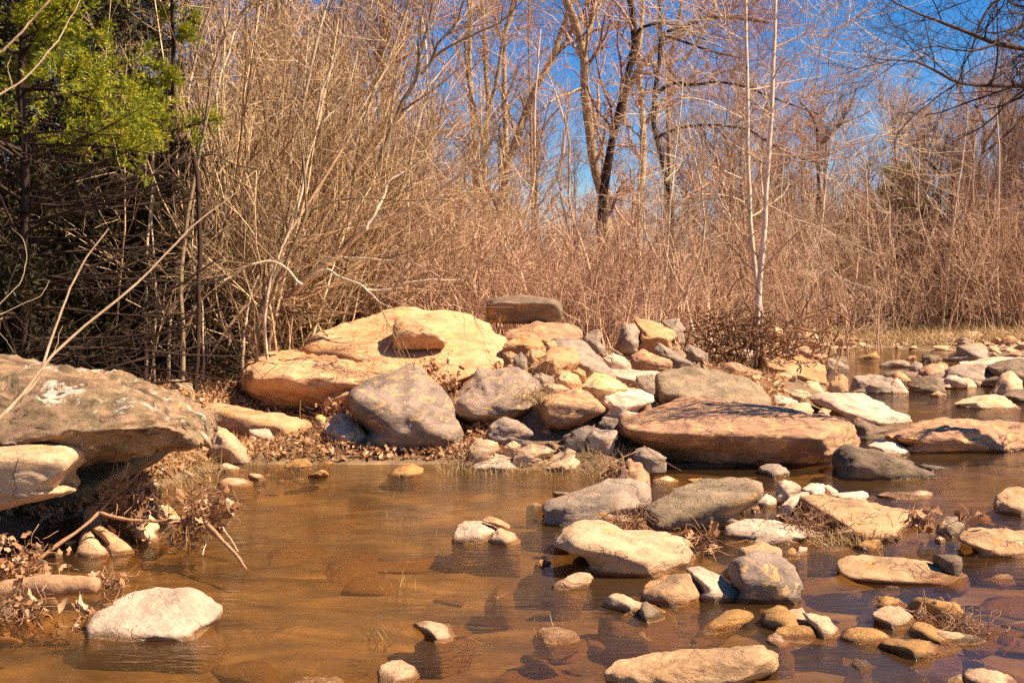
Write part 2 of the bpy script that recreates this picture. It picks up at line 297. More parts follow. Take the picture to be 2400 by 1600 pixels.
def water_mat():
    m, t = new_mat('creek_water'); out = N(t, 'ShaderNodeOutputMaterial'); geo = N(t, 'ShaderNodeNewGeometry'); p = geo.outputs['Position']
    r1 = noise(t, mscale(t, p, (2.2, 7.0, 1), (0, 0, 0.12)), 1.6, 3, 0.55, 0.4); r2 = noise(t, mscale(t, p, (8, 26, 1), (0, 0, -0.2)), 1.2, 3, 0.6, 0.5)
    amp = ramp(t, noise(t, mscale(t, p, (0.35, 0.7, 1)), 1.0, 2), [(0.38, (0.25,) * 3), (0.62, (1,) * 3)])
    h = mth(t, 'MULTIPLY', mth(t, 'ADD', mth(t, 'MULTIPLY', r1, 0.020), mth(t, 'MULTIPLY', r2, 0.007)), amp)
    bp = N(t, 'ShaderNodeBump'); bp.inputs['Strength'].default_value = 0.8; bp.inputs['Distance'].default_value = 1.0; t.links.new(h, bp.inputs['Height'])
    tr = N(t, 'ShaderNodeBsdfTransparent'); tr.inputs[0].default_value = (0.80, 0.65, 0.41, 1)
    df = N(t, 'ShaderNodeBsdfDiffuse'); df.inputs[0].default_value = (0.145, 0.082, 0.034, 1)
    n3 = noise(t, mscale(t, p, (0.6, 1.3, 1)), 1.0, 4, 0.6, 0.6)
    mx1 = N(t, 'ShaderNodeMixShader'); t.links.new(ramp(t, n3, [(0.3, (0.06,) * 3), (0.7, (0.28,) * 3)]), mx1.inputs[0]); t.links.new(tr.outputs[0], mx1.inputs[1]); t.links.new(df.outputs[0], mx1.inputs[2])
    gl = N(t, 'ShaderNodeBsdfGlossy'); gl.inputs['Roughness'].default_value = 0.045; t.links.new(bp.outputs[0], gl.inputs['Normal'])
    fr = N(t, 'ShaderNodeFresnel'); fr.inputs['IOR'].default_value = 1.33; t.links.new(bp.outputs[0], fr.inputs['Normal'])
    mx2 = N(t, 'ShaderNodeMixShader'); t.links.new(fr.outputs[0], mx2.inputs[0]); t.links.new(mx1.outputs[0], mx2.inputs[1]); t.links.new(gl.outputs[0], mx2.inputs[2])
    t.links.new(mx2.outputs[0], out.inputs[0]); return m
M_WATER = water_mat()
# ------------------------------------------------------------------ the stones, each traced from its outline and given depth
def ico(level):
    bm = bmesh.new(); bmesh.ops.create_icosphere(bm, subdivisions=level, radius=1.0)
    V = np.array([v.co[:] for v in bm.verts]); F = np.array([[v.index for v in f.verts] for f in bm.faces]); bm.free(); return V, F
ICO = {k: ico(k) for k in (3, 4, 5, 6)}
def hull_planes(P):
    bm = bmesh.new()
    for p in P: bm.verts.new(p)
    r = bmesh.ops.convex_hull(bm, input=bm.verts); bmesh.ops.recalc_face_normals(bm, faces=bm.faces)
    pl = [(np.array(f.normal), np.array(f.verts[0].co), f.calc_area()) for f in bm.faces if f.calc_area() > 1e-9]; bm.free(); return pl
def lump(P, lev, pw, amp, seed, strata=0.0, outline=None, rough=0.0):
    P = np.asarray(P); c = (P.max(0) + P.min(0)) / 2 * 0.5 + P.mean(0) * 0.5; ext = (P.max(0) - P.min(0)) / 2 + 1e-4
    Q = (P - c) / ext; pl = hull_planes(Q); D, F = ICO[lev]
    # spread samples more evenly over box-like shapes
    Dn = D
    rs = np.random.default_rng(seed); acc = np.zeros(len(Dn)); pw = pw * 3.6
    for _ in range(11):           # broken facets
        n = rs.normal(size=3); n[2] = abs(n[2]) * 0.8 + 0.1; n /= np.linalg.norm(n); sup = float((Q @ n).max())
        h = max(0.1, sup * rs.uniform(0.80, 0.97)); acc += np.clip(Dn @ n / h, 0, None) ** pw
    for n, p0, a in pl:
        h = max(0.04, float(np.dot(n, p0))); acc += np.clip(Dn @ n / h, 0, None) ** pw * (0.35 + 0.65 * min(1, a * 4))
    r = acc ** (-1.0 / pw); V = Dn * r[:, None] * ext + c
    k0 = (P.max(0) - P.min(0)) / (V.max(0) - V.min(0)); V = (V - V.min(0)) * (1 + (k0 - 1) * 0.95) + P.min(0) + (P.max(0) - P.min(0)) * 0.0
    if outline is not None: V = fit_outline(V, outline)
    s = float(np.cbrt(ext[0] * ext[1] * ext[2])); q = V / s
    nrm = Dn / ext; nrm /= np.linalg.norm(nrm, axis=1, keepdims=True)
    qq = q * np.array([1, 1, 1.8])
    d = fbm(qq * 0.9, 3, seed) * 0.55 + np.abs(fbm(qq * 2.2, 4, seed + 9)) * -0.45 + fbm(qq * 6, 3, seed + 5, 0.6) * 0.20
    V = V + nrm * (d * amp * s)[:, None]
    if s > 0.12: V = V + nrm * ((np.abs(fbm(V * np.array([4.0, 4.0, 7.0]) + seed, 4, 41, 0.6)) * -1 + 0.35) * (rough if rough else min(0.022, 0.05 * s)))[:, None]
    if strata:
        z = q[:, 2] + 0.15 * q[:, 0] + 0.25 * fbm(q * 0.7, 2, seed + 3)
        f = (z * 5) % 1.0; V = V + nrm * (strata * s * (np.abs(f - 0.5) - 0.25) * (1 - np.abs(nrm[:, 2:3].ravel())))[:, None]
    return V, F
def fit_outline(V, poly):
    """push the flanks of the stone out to its traced outline (at their own depth), so that its corners are where they stand"""
    ca, sa = math.cos(PITCH), math.sin(PITCH)
    d = V - np.array([0, 0, CAMZ]); dep = d[:, 1] * ca - d[:, 2] * sa; up = d[:, 1] * sa + d[:, 2] * ca
    u = d[:, 0] / dep * FPX + CX; v = CY - up / dep * FPX
    p = np.array(poly); yb = p[:, 1].max(); yt = p[:, 1].min(); cx = (p[:, 0].max() + p[:, 0].min()) / 2; cy = yb - (yb - yt) * 0.30
    NB = 72; th = (np.arange(NB) + 0.5) / NB * 2 * np.pi - np.pi; Rp = np.full(NB, np.nan); q = np.roll(p, -1, 0)
    for i, t in enumerate(th):
        dx, dy = math.cos(t), math.sin(t); best = 0
        for a, b in zip(p, q):
            ex, ey = b - a; den = dx * ey - dy * ex
            if abs(den) < 1e-9: continue
            ax, ay = a[0] - cx, a[1] - cy; r = (ax * ey - ay * ex) / den; s_ = (ax * dy - ay * dx) / den
            if 0 <= s_ <= 1 and r > best: best = r
        Rp[i] = best
    ou, ov = u - cx, v - cy; ang = np.arctan2(ov, ou); r = np.hypot(ou, ov); bi = np.clip(((ang + np.pi) / (2 * np.pi) * NB).astype(int), 0, NB - 1)
    Rh = np.zeros(NB); np.maximum.at(Rh, bi, r); f = np.where((Rh > 1) & (Rp > 1), Rp / np.maximum(Rh, 1), 1.0); dn = np.sin(th)
    f = f * (1 - np.clip(dn / 0.25, 0, 1)) + np.clip(dn / 0.25, 0, 1); f = np.clip(f, 0.6, 1.35)
    x = (ang + np.pi) / (2 * np.pi) * NB - 0.5; i0 = np.floor(x).astype(int) % NB; i1 = (i0 + 1) % NB; w_ = x - np.floor(x); ff = f[i0] * (1 - w_) + f[i1] * w_
    k = np.clip((yb - v) / (0.15 * (yb - yt) + 1), 0, 1); ff = 1 + (ff - 1) * k
    u2 = cx + ou * ff; v2 = cy + ov * ff
    uu = (u2 - CX) / FPX; vv = (CY - v2) / FPX; D_ = np.stack([uu, ca + vv * sa, -sa + vv * ca], -1)
    return np.array([0, 0, CAMZ]) + D_ * (V[:, 1] / D_[:, 1])[:, None]
TERR = []            # contact heights of the stones on the bank
def grow(pts, k=1.045):
    mx = (min(p[0] for p in pts) + max(p[0] for p in pts)) / 2; my = (min(p[1] for p in pts) + max(p[1] for p in pts)) / 2
    return [(mx + (p[0] - mx) * k, my + (p[1] - my) * k) for p in pts]
def rock_pts(c, out, Y, D, crease, base, top=0.75, lean=1.1, water=True, bulge=0.12, over=False, under=0.16):
    pts = grow([src(c, x, y) for x, y in out]); ys = [p[1] for p in pts]; yb, yt = max(ys), min(ys)
    cx = sum(p[0] for p in pts) / len(pts); cy = (yb + yt) / 2; P = []
    hasc = crease is not None
    for x, y in pts:
        t = (yb - y) / max(1e-6, yb - yt); dy = D * (0.04 + top * t ** lean)
        if hasc and t < 0.3: dy += D * under * (1 - t / 0.3)
        p = at(x, y, Y + dy); P.append(p)
        if over and t < 0.45: q = p.copy(); q[1] += 0.6 * D; P.append(q)
        if t > 0.35: P.append(at(cx + (x - cx) * 0.84, yb + (y - yb) * 0.86, Y + D))      # the back of the stone
        if t < 0.45 and not over:
            q = p.copy(); q[2] = base; q[0] += (q[0] - at(cx, y, Y)[0]) * (0.06 if water else 0.0); q[1] -= 0.04 * D if water else -0.02; P.append(q)
            q2 = q.copy(); q2[1] += D * 0.9; P.append(q2)
    if hasc:
        for x, y in crease: P.append(at(*src(c, x, y), Y))
    else:
        P.append(at(cx, yb + (yt - yb) * 0.42, Y - bulge * D))
    return P
n_rock = [0]
def rock(kind, mat, label, c, out, Y=None, D=None, crease=None, pw=13, amp=0.085, top=0.75, lean=1.1, over=False, lev=None, sub=0.0, strata=0.022, extra=None, cat=None, group=None, bulge=0.12, under=0.16, rough=0.0):
    pts = grow([src(c, x, y) for x, y in out]); yb = max(p[1] for p in pts); xw = max(p[0] for p in pts) - min(p[0] for p in pts)
    water = Y is None
    if water: Y = water_Y(yb, -sub)
    W_ = xw / FPX * Y
    if D is None: D = W_ * 0.52
    n_rock[0] += 1; seed = n_rock[0] * 13
    zc = at(0, yb, Y)[2]; cxs = sum(p[0] for p in pts) / len(pts)
    if water: base = -0.24
    elif over: base = zc
    else: base = zc - 0.10
    if not water and not over:
        xx = at(cxs, yb, Y)[0]; TERR.append((xx, Y + 0.35 * D, max(0.0, zc), max(0.25, W_ * 0.45)))
    P = rock_pts(c, out, Y, D, crease, base, top, lean, water, bulge, over, under)
    if lev is None: lev = 6 if xw > 380 else (5 if xw > 100 else 4)
    V, F = lump(P, lev, pw, amp, seed, strata, outline=pts, rough=rough)
    mi = [np.zeros(len(F), int)]; mats = [RM[mat]]
    if extra:
        parts = [(V, F, np.zeros(len(V)))]
        for i, e in enumerate(extra):
            e = dict(e); em = e.pop('mat', None); Ye = e.pop('Y', Y); De = e.pop('D', D); oe = e.pop('out'); ce = e.pop('c', c)
            cr = e.pop('crease', None); pe = e.pop('pw', pw); ov = e.pop('over', over); bs_ = e.pop('base', base)
            Pe = rock_pts(ce, oe, Ye, De, cr, bs_, e.pop('top', top), lean, water, bulge, ov, e.pop('under', under))
            Ve, Fe = lump(Pe, lev - (1 if lev > 5 else 0), pe, amp, seed + 3 + i, strata, outline=grow([src(ce, a, b) for a, b in oe]))
            if em: mats.append(RM[em]); mi.append(np.full(len(Fe), len(mats) - 1))
            else: mi.append(np.zeros(len(Fe), int))
            parts.append((Ve, Fe, np.zeros(len(Ve))))
        V, F, _ = merge(parts)
    o = mesh_obj(kind, V, F, RM[mat], origin=(float(V[:, 0].mean()), float(V[:, 1].mean()), float(V[:, 2].min())))
    if len(mats) > 1:
        for m_ in mats[1:]: o.data.materials.append(m_)
        o.data.polygons.foreach_set('material_index', np.concatenate(mi).astype(np.int32))
    props(o, label, cat or kind.replace('_', ' '), group); return o

# --- the big stones of the bank
rock('boulder', 'lichen', 'huge mottled brown boulder with white lichen jutting over a dark hollow at the left edge', 'A',
     [(-700, 150), (0, 178), (300, 235), (700, 318), (1100, 345), (1450, 440), (1780, 560), (1880, 660), (1945, 800), (1945, 960), (1930, 1095), (1800, 1085), (1550, 1030), (1250, 1070), (900, 1100), (400, 1250), (-700, 1300)],
     Y=6.5, D=2.6, crease=[(-600, 1080), (0, 1020), (700, 930), (1300, 800), (1700, 700), (1880, 760)], over=True, rough=0.05, under=0.05, pw=22, amp=0.085, lean=1.0, top=0.8, strata=0.08,
     extra=[dict(out=[(-700, 1000), (0, 960), (500, 950), (900, 1010), (860, 1120), (620, 1280), (690, 1350), (765, 1440), (740, 1470), (500, 1530), (160, 1600), (-300, 1690), (-700, 1700)], mat='cream', Y=6.25, D=1.1, crease=[(-500, 1130), (300, 1100), (720, 1130), (400, 1500)], pw=20),  # cream on this lump puts the face's sunlit brightness into the colour
            dict(out=[(-700, 900), (400, 900), (1300, 900), (1600, 950), (1560, 1100), (1300, 1220), (900, 1400), (500, 1750), (0, 1900), (-700, 1950)], Y=7.9, D=1.4, pw=12, mat='dark', over=False, base=-0.25)])  # base under the overhang: the hollow's shadow is put into its dark colour
rock('boulder', 'peach', 'largest boulder, a broad peach and ochre sandstone hump in the middle of the bank', 'B',
     [(80, 850), (75, 700), (110, 625), (280, 508), (400, 500), (520, 500), (1100, 440), (1600, 520), (2200, 590), (2270, 690), (1700, 830), (900, 960), (790, 1060), (560, 1030), (300, 940)],
     Y=12.0, D=1.9, crease=[(110, 700), (420, 725), (640, 825), (1050, 750), (1700, 760)], pw=24, amp=0.06, strata=0.05, lean=0.9, top=0.85, under=0.36,
     extra=[dict(out=[(515, 510), (560, 430), (640, 360), (860, 300), (980, 290), (1120, 230), (1280, 178), (1460, 165), (1560, 178), (1690, 155), (1830, 195), (2040, 275), (2240, 450), (2290, 560), (2270, 650), (1800, 760), (900, 700)], Y=12.5, D=2.1, crease=[(800, 640), (1500, 700), (2150, 680)], pw=18, top=0.85),
            dict(out=[(640, 880), (800, 820), (1100, 740), (1500, 700), (1500, 900), (900, 1000), (780, 1050), (700, 920)], Y=11.95, D=0.8, crease=[(690, 900), (1000, 830), (1400, 800)], pw=20)])
rock('rock', 'tan', 'orange-brown sandstone block with a dark ragged front, perched on top of the peach boulder', 'B',
     [(1278, 410), (1290, 330), (1310, 240), (1345, 228), (1450, 235), (1560, 290), (1700, 365), (1735, 420), (1700, 482), (1560, 497), (1450, 482), (1300, 482)],
     Y=12.72, D=0.75, crease=[(1310, 345), (1400, 380), (1500, 350), (1640, 365), (1720, 405)], over=True, pw=18, amp=0.10, lean=1.4)
rock('boulder', 'slate', 'blue-grey slab with orange stains leaning steeply at the water, left of its twin', 'B',
     [(915, 895), (950, 825), (1100, 738), (1400, 632), (1470, 612), (1530, 650), (1600, 745), (1720, 850), (1775, 960), (1785, 1050), (1850, 1160), (1872, 1240), (1730, 1270), (1690, 1405), (1620, 1415), (1560, 1380), (1430, 1432), (1340, 1400), (1180, 1290), (1120, 1200), (1020, 1110), (930, 1000)],
     Y=10.55, D=1.15, crease=[(1070, 970), (1230, 1190), (1400, 1240), (1650, 1200), (1800, 1150)], pw=26, amp=0.05, lean=1.0, top=0.8)
rock('boulder', 'slate', 'dark blue-grey slab tilted down to the right, between the leaning slab and the brown block', 'C',
     [(-172, 1000), (-172, 930), (-105, 860), (15, 755), (65, 652), (200, 668), (400, 655), (470, 690), (560, 755), (612, 850), (565, 900), (500, 1000), (360, 1072), (190, 1135), (120, 1140), (-60, 1090)],
     Y=11.1, D=1.0, crease=[(-150, 1000), (0, 1050), (240, 1060), (480, 930)], pw=22, amp=0.05, over=True, lean=1.0, under=0.4)
rock('boulder', 'pink', 'brown block with a dark shadowed underside, right of the yellow grass tuft', 'C',
     [(580, 892), (700, 850), (880, 820), (960, 832), (1050, 900), (1130, 980), (1137, 1020), (1000, 1085), (850, 1145), (740, 1212), (650, 1165), (600, 1060), (560, 980)],
     Y=10.75, D=0.9, crease=[(600, 930), (660, 1120), (770, 1140), (1120, 1000)], pw=22, amp=0.05, over=True, lean=0.9, top=0.9, under=0.45)
rock('boulder', 'olive', 'smooth olive-grey boulder rising behind the long pinkish slab', 'O',
     [(1500, 925), (1503, 885), (1512, 862), (1535, 845), (1580, 842), (1640, 848), (1710, 868), (1750, 888), (1770, 922), (1768, 940), (1650, 960), (1560, 960), (1508, 950)],
     Y=12.0, D=1.3, crease=[(1515, 900), (1640, 930)], pw=12, amp=0.05, lean=0.9)
rock('boulder', 'pink', 'long flat pinkish slab with orange streaks lying low along the water', 'O',
     [(1418, 990), (1425, 960), (1480, 940), (1580, 913), (1680, 918), (1780, 930), (1880, 950), (1952, 962), (1967, 1000), (1955, 1050), (1900, 1080), (1800, 1085), (1640, 1065), (1530, 1052), (1480, 1030), (1430, 1010)],
     Y=10.0, D=2.2, crease=[(1422, 985), (1520, 995), (1640, 1012), (1800, 1022), (1880, 1012)], pw=34, amp=0.04, lean=0.75, top=0.9, strata=0.05, under=0.14)
rock('boulder', 'dark', 'dark brown wedge of rock against the right end of the long pinkish slab', 'D',
     [(1030, 1180), (1045, 1000), (1090, 965), (1160, 945), (1230, 970), (1300, 978), (1440, 1012), (1595, 1055), (1600, 1085), (1760, 1160), (1700, 1180), (1340, 1195)],
     D=0.8, crease=[(1350, 1165), (1345, 1010), (1100, 1120)], pw=24, amp=0.06)
rock('boulder', 'dark', 'thick dark grey slab lying alone in front of the thicket, above the pink rocks', 'C',
     [(152, 150), (158, 90), (230, 55), (400, 40), (560, 48), (700, 60), (750, 100), (768, 170), (760, 250), (640, 262), (540, 272), (430, 255), (160, 268)],
     Y=14.2, D=0.9, crease=[(190, 85), (450, 75), (710, 95)], pw=20, amp=0.05, over=True, lean=2.0)
# --- the boulder pile
PILE = [
 ('rock', 'pink', 'pinkish brown rock under the dark grey slab, with a knobbly right end', [(290, 372), (340, 330), (440, 298), (560, 265), (680, 278), (880, 290), (930, 340), (937, 400), (880, 420), (700, 460), (450, 470), (300, 420)], 13.5, dict(D=1.0)),
 ('rock', 'rust', 'reddish orange wedge beside the yellow stone, right of the peach boulder', [(280, 495), (300, 440), (440, 370), (520, 352), (600, 420), (645, 495), (560, 535), (450, 530)], 12.85, dict()),
 ('cobble', 'yellow', 'small bright yellow stone on the grey slope above the orange-brown boulder', [(638, 440), (700, 418), (738, 460), (700, 498), (650, 498)], 12.6, dict()),
 ('boulder', 'grey', 'smooth grey sloping rock behind the orange-brown boulder of the pile', [(620, 560), (650, 480), (720, 420), (820, 402), (950, 420), (1050, 520), (1150, 620), (1220, 690), (1215, 750), (1000, 740), (880, 690)], 12.5, dict(D=1.2, pw=18)),
 ('boulder', 'rust', 'orange-brown pointed boulder in the middle of the rock pile', [(475, 672), (600, 562), (680, 480), (760, 468), (860, 488), (912, 540), (918, 600), (870, 665), (720, 752), (640, 700), (540, 710)], 11.9, dict(D=0.8, crease=[(640, 580), (720, 700), (700, 540)], pw=14)),
 ('cobble', 'grey', 'upright brown-grey stone against the right flank of the peach boulder', [(368, 620), (375, 560), (430, 518), (482, 570), (485, 620), (450, 672), (380, 655)], 12.1, dict()),
 ('cobble', 'tan', 'tan rounded stone just left of the orange-brown pointed boulder', [(468, 545), (510, 500), (580, 498), (645, 530), (560, 605), (490, 615)], 12.25, dict()),
 ('cobble', 'tan', 'small tan stone at the foot of the reddish orange wedge', [(285, 532), (340, 508), (400, 540), (370, 580), (350, 622), (290, 602)], 12.2, dict()),
 ('cobble', 'cream', 'oval cream stone lying on the end of the dark tilted slab', [(600, 792), (680, 775), (780, 788), (842, 830), (700, 858), (640, 842)], 11.5, dict(pw=8)),
 ('cobble', 'peach', 'round peach cobble below the orange-brown pointed boulder', [(708, 772), (760, 710), (820, 680), (900, 710), (938, 770), (880, 825), (780, 810)], 11.65, dict(pw=8)),
 ('cobble', 'rust', 'small orange-tan cobble tucked against the grey slope, beside the peach cobble', [(858, 682), (910, 648), (965, 678), (972, 720), (920, 735)], 11.9, dict(pw=8)),
 ('rock', 'yellow', 'yellow-stained wedge of rock above the pale boulder', [(890, 805), (970, 742), (1050, 693), (1130, 703), (1250, 750), (1335, 825), (1100, 870), (950, 850)], 11.6, dict(D=0.7)),
 ('boulder', 'white', 'whitish smooth boulder between the brown block and the olive-grey boulder', [(1050, 905), (1100, 850), (1250, 826), (1400, 825), (1530, 868), (1542, 935), (1380, 1000), (1240, 1080), (1140, 1060), (1110, 980)], 11.25, dict(D=0.9, pw=14)),
 ('cobble', 'grey', 'brown-grey stone peeping out under the orange-brown pointed boulder', [(520, 722), (600, 688), (700, 728), (718, 782), (600, 800)], 11.8, dict()),
 ('rock', 'grey', 'low grey rock with a dark hollow on its right, under the tilted dark slab', [(138, 1220), (160, 1150), (200, 1108), (280, 1060), (400, 1088), (520, 1170), (535, 1212), (440, 1240), (330, 1262), (240, 1300), (150, 1258)], 10.5, dict(crease=[(240, 1250), (330, 1130)])),
 ('rock', 'grey', 'rounded grey rock in front of the brown block, left of the pale oblong stone', [(795, 1262), (860, 1180), (980, 1128), (1090, 1160), (1080, 1230), (1000, 1318), (800, 1318)], 10.25, dict(pw=10)),
 ('rock', 'pale', 'pale oblong stone lying against the rounded grey rock', [(980, 1225), (1020, 1180), (1150, 1163), (1230, 1170), (1238, 1230), (1180, 1298), (1030, 1285)], 10.15, dict(pw=10)),
 ('rock', 'grey', 'grey stone wedged under the whitish boulder', [(1075, 1125), (1120, 1060), (1240, 1070), (1230, 1170), (1140, 1175)], 10.9, dict()),
 ('rock', 'pale', 'thin pale plate of stone at the water below the pale oblong stone', [(945, 1330), (1030, 1303), (1190, 1308), (1165, 1372), (960, 1365)], None, dict(pw=24)),
 ('cobble', 'cream', 'round cream boulderlet on the shore right of the leaning slab', [(0, 1340), (12, 1300), (60, 1258), (150, 1248), (230, 1270), (258, 1330), (150, 1400), (40, 1430)], 10.15, dict(pw=8)),
 ('rock', 'pale', 'low pointed pale stone at the waterline below the round cream one', [(-20, 1492), (60, 1450), (200, 1348), (300, 1358), (420, 1430), (478, 1482), (250, 1502)], None, dict(D=0.5)),
 ('cobble', 'cream', 'cream stone behind the grassy gap, right of the round cream boulderlet', [(278, 1320), (370, 1255), (432, 1300), (380, 1368), (300, 1360)], 10.3, dict()),
 ('rock', 'cream', 'cream-topped rock with a grey flank beside the water', [(365, 1410), (400, 1320), (520, 1273), (640, 1300), (735, 1345), (560, 1410), (430, 1450)], 10.1, dict()),
 ('cobble', 'grey', 'mottled grey stone at the waterline next to the cream triangular rock', [(460, 1440), (560, 1350), (650, 1333), (725, 1345), (660, 1420), (600, 1462), (500, 1468)], None, dict(D=0.35)),
 ('rock', 'cream', 'cream triangular rock rising out of the pool in front of the pile', [(585, 1468), (700, 1380), (820, 1310), (885, 1350), (985, 1445), (950, 1488), (700, 1510)], None, dict(D=0.5)),
 ('cobble', 'tan', 'small tan stone behind the cream triangular rock', [(630, 1290), (680, 1258), (740, 1288), (805, 1325), (700, 1340)], 10.4, dict()),
 ('rock', 'grey', 'grey rounded rock at the shadowed foot of the long pinkish slab', [(1360, 1385), (1400, 1318), (1500, 1316), (1570, 1350), (1645, 1405), (1560, 1448), (1420, 1440)], 9.7, dict(pw=10)),
 ('rock', 'cream', 'thin cream sliver of rock in the water before the long pinkish slab', [(1265, 1480), (1320, 1423), (1400, 1428), (1620, 1480), (1642, 1508), (1480, 1518)], None, dict(D=0.4)),
 ('boulder', 'rust', 'brown and orange boulder at the back of the bank below the shrubs', [(1380, 400), (1400, 300), (1370, 237), (1500, 238), (1620, 290), (1700, 340), (1718, 382), (1640, 465), (1560, 445), (1530, 515), (1420, 450)], 16.0, dict(D=1.1, crease=[(1420, 380), (1560, 400), (1680, 400)])),
 ('rock', 'grey', 'round grey stone leaning on the left side of the brown and orange boulder', [(1240, 430), (1248, 370), (1295, 288), (1380, 288), (1422, 350), (1400, 450), (1300, 475), (1255, 460)], 15.9, dict(D=0.7, pw=9)),
 ('rock', 'grey', 'grey stone standing at the leafy end of the pinkish brown rock', [(955, 410), (1010, 350), (1080, 328), (1112, 380), (1090, 430), (1152, 525), (1100, 550), (1000, 470)], 13.9, dict()),
 ('rock', 'pale', 'pale mottled rock below the leafy hollow, right of the grey slope', [(1100, 580), (1160, 545), (1220, 528), (1290, 558), (1350, 620), (1358, 665), (1200, 665)], 13.3, dict(pw=9)),
 ('rock', 'pink', 'pinkish grey rock with a pale spot, beneath the round grey stone', [(1345, 610), (1360, 540), (1450, 488), (1560, 538), (1690, 590), (1690, 645), (1500, 650), (1380, 675)], 13.8, dict()),
 ('rock', 'grey', 'dark grey elongated rock sloping down to the right behind the olive-grey boulder', [(1538, 505), (1580, 433), (1700, 498), (1800, 560), (1895, 632), (1800, 650), (1700, 610), (1600, 560)], 14.3, dict()),
 ('rock', 'grey', 'grey rock half sunk in leaves under the left shrub of the root mat', [(1785, 505), (1830, 453), (1930, 488), (1995, 540), (1960, 580), (1870, 565)], 15.0, dict()),
 ('rock', 'pale', 'long pale ledge running behind the yellow-stained wedge', [(885, 655), (1000, 600), (1200, 658), (1420, 688), (1590, 652), (1545, 765), (1380, 745), (1220, 770), (980, 710)], 12.75, dict(pw=20, D=0.7)),
 ('rock', 'grey', 'grey broken block tight against the olive-grey boulder', [(1380, 785), (1400, 720), (1540, 698), (1550, 860), (1450, 860)], 12.25, dict(pw=22)),
 ('rock', 'grey', 'grey angular rock in the shade behind the brown and orange boulder', [(1600, 262), (1740, 235), (1802, 330), (1740, 405), (1650, 320)], 17.0, dict()),
]
for k, m, l, o, Yy, kw in PILE: rock(k, m, l, 'C', o, Y=Yy, **kw)
# left shore
rock('rock', 'pale', 'tan-grey stone sloping into the water, left of the leaning blue-grey slab', 'B', [(712, 1120), (780, 1060), (850, 1022), (925, 1033), (1010, 1130), (1090, 1250), (1000, 1300), (900, 1318), (800, 1288), (725, 1180)], Y=10.75, D=0.6)
rock('rock', 'cream', 'flat cream stone at the waterline in front of the tan-grey sloping stone', 'B', [(690, 1392), (800, 1345), (930, 1290), (1100, 1228), (1180, 1290), (1220, 1402), (1000, 1412), (850, 1416)], D=0.55)
rock('rock', 'tan', 'long low ledge of tan rock between the lichened boulder and the tan-grey stone', 'O', [(470, 925), (500, 922), (560, 935), (640, 950), (700, 965), (742, 1000), (748, 1022), (700, 1035), (600, 1022), (520, 990), (478, 968)], Y=11.2, D=0.8, pw=24, crease=[(480, 945), (600, 965), (740, 1005)])
rock('cobble', 'yellow', 'round yellow cobble in the shade under the left end of the peach boulder', 'B', [(638, 1065), (660, 1038), (710, 1043), (728, 1080), (690, 1118), (650, 1105)], Y=11.1, pw=8)
rock('cobble', 'amber', 'brown wet stone in front of the tan ledge at the pool edge', 'B', [(695, 1325), (780, 1282), (850, 1320), (820, 1352), (740, 1356)], sub=0.0)
rock('cobble', 'amber', 'rounded wet brown stone half under water, left of the flat cream stone', 'B', [(365, 1488), (480, 1412), (560, 1405), (618, 1460), (560, 1500)], sub=0.0)
rock('rock', 'cream', 'cream slab wedged under the tip of the lichened boulder', 'A', [(1950, 880), (2010, 855), (2130, 930), (2270, 1050), (2290, 1105), (2150, 1120), (1950, 1060)], Y=10.3, D=0.6)
rock('rock', 'pale', 'small cream block in the shade of the tan ledge', 'B', [(85, 1165), (250, 1158), (312, 1255), (220, 1270), (90, 1215)], Y=11.0)
rock('rock', 'cream', 'cream stone half buried in leaf litter above the lichened boulder', 'A', [(1570, 445), (1600, 425), (1700, 440), (1772, 472), (1755, 530), (1590, 490)], Y=11.5)
rock('cobble', 'cream', 'flat cream cobble barely breaking the water right of the dark hollow', 'A', [(1970, 1378), (2020, 1345), (2100, 1332), (2250, 1340), (2342, 1375), (2280, 1412), (2050, 1417)], pw=7, D=0.3)
# foot of the stream, left
rock('rock', 'pale', 'large flat whitish rock in the pool at lower left with dead leaves on its corner', 'E',
     [(628, 1235), (660, 1140), (700, 1060), (880, 940), (1000, 900), (1200, 873), (1400, 868), (1470, 905), (1560, 950), (1612, 1000), (1612, 1060), (1572, 1130), (1500, 1205), (1450, 1240), (1250, 1262), (1020, 1282), (850, 1268), (640, 1264)], D=0.42, crease=[(650, 1225), (1000, 1235), (1400, 1215)], pw=26, amp=0.035, lean=1.0, top=0.9)
rock('rock', 'cream', 'cream pointed stone at the waterline under the leaning stick', 'E', [(555, 630), (590, 530), (620, 460), (665, 448), (760, 520), (842, 602), (830, 640), (600, 645)], D=0.35)
rock('rock', 'tan', 'tan layered stone slanting down behind the cream pointed stone', 'E', [(655, 430), (720, 378), (850, 475), (1003, 600), (960, 625), (880, 612), (750, 545)], D=0.3)
rock('rock', 'cream', 'cream block behind the forked stick, under the upper leaf jam', 'E', [(1050, 250), (1130, 255), (1230, 258), (1302, 320), (1285, 365), (1150, 360), (1070, 310)], Y=7.5, D=0.3)
rock('rock', 'cream', 'cream rounded stone below the forked stick near the middle leaf jam', 'E', [(940, 430), (1000, 325), (1100, 328), (1172, 420), (1152, 500), (1050, 535)], Y=7.0, D=0.35)
rock('cobble', 'tan', 'small tan stone at the mouth of the dark hollow', 'E', [(478, 585), (490, 528), (562, 518), (565, 585)])
rock('cobble', 'tan', 'small narrow stone touching the long leaning stick in the hollow', 'E', [(388, 655), (430, 578), (462, 610), (435, 662)])
rock('rock', 'cream', 'cream fragment tucked under the crook of the leaning stick', 'E', [(615, 320), (640, 272), (695, 268), (735, 300), (725, 345), (625, 348)], Y=7.3)
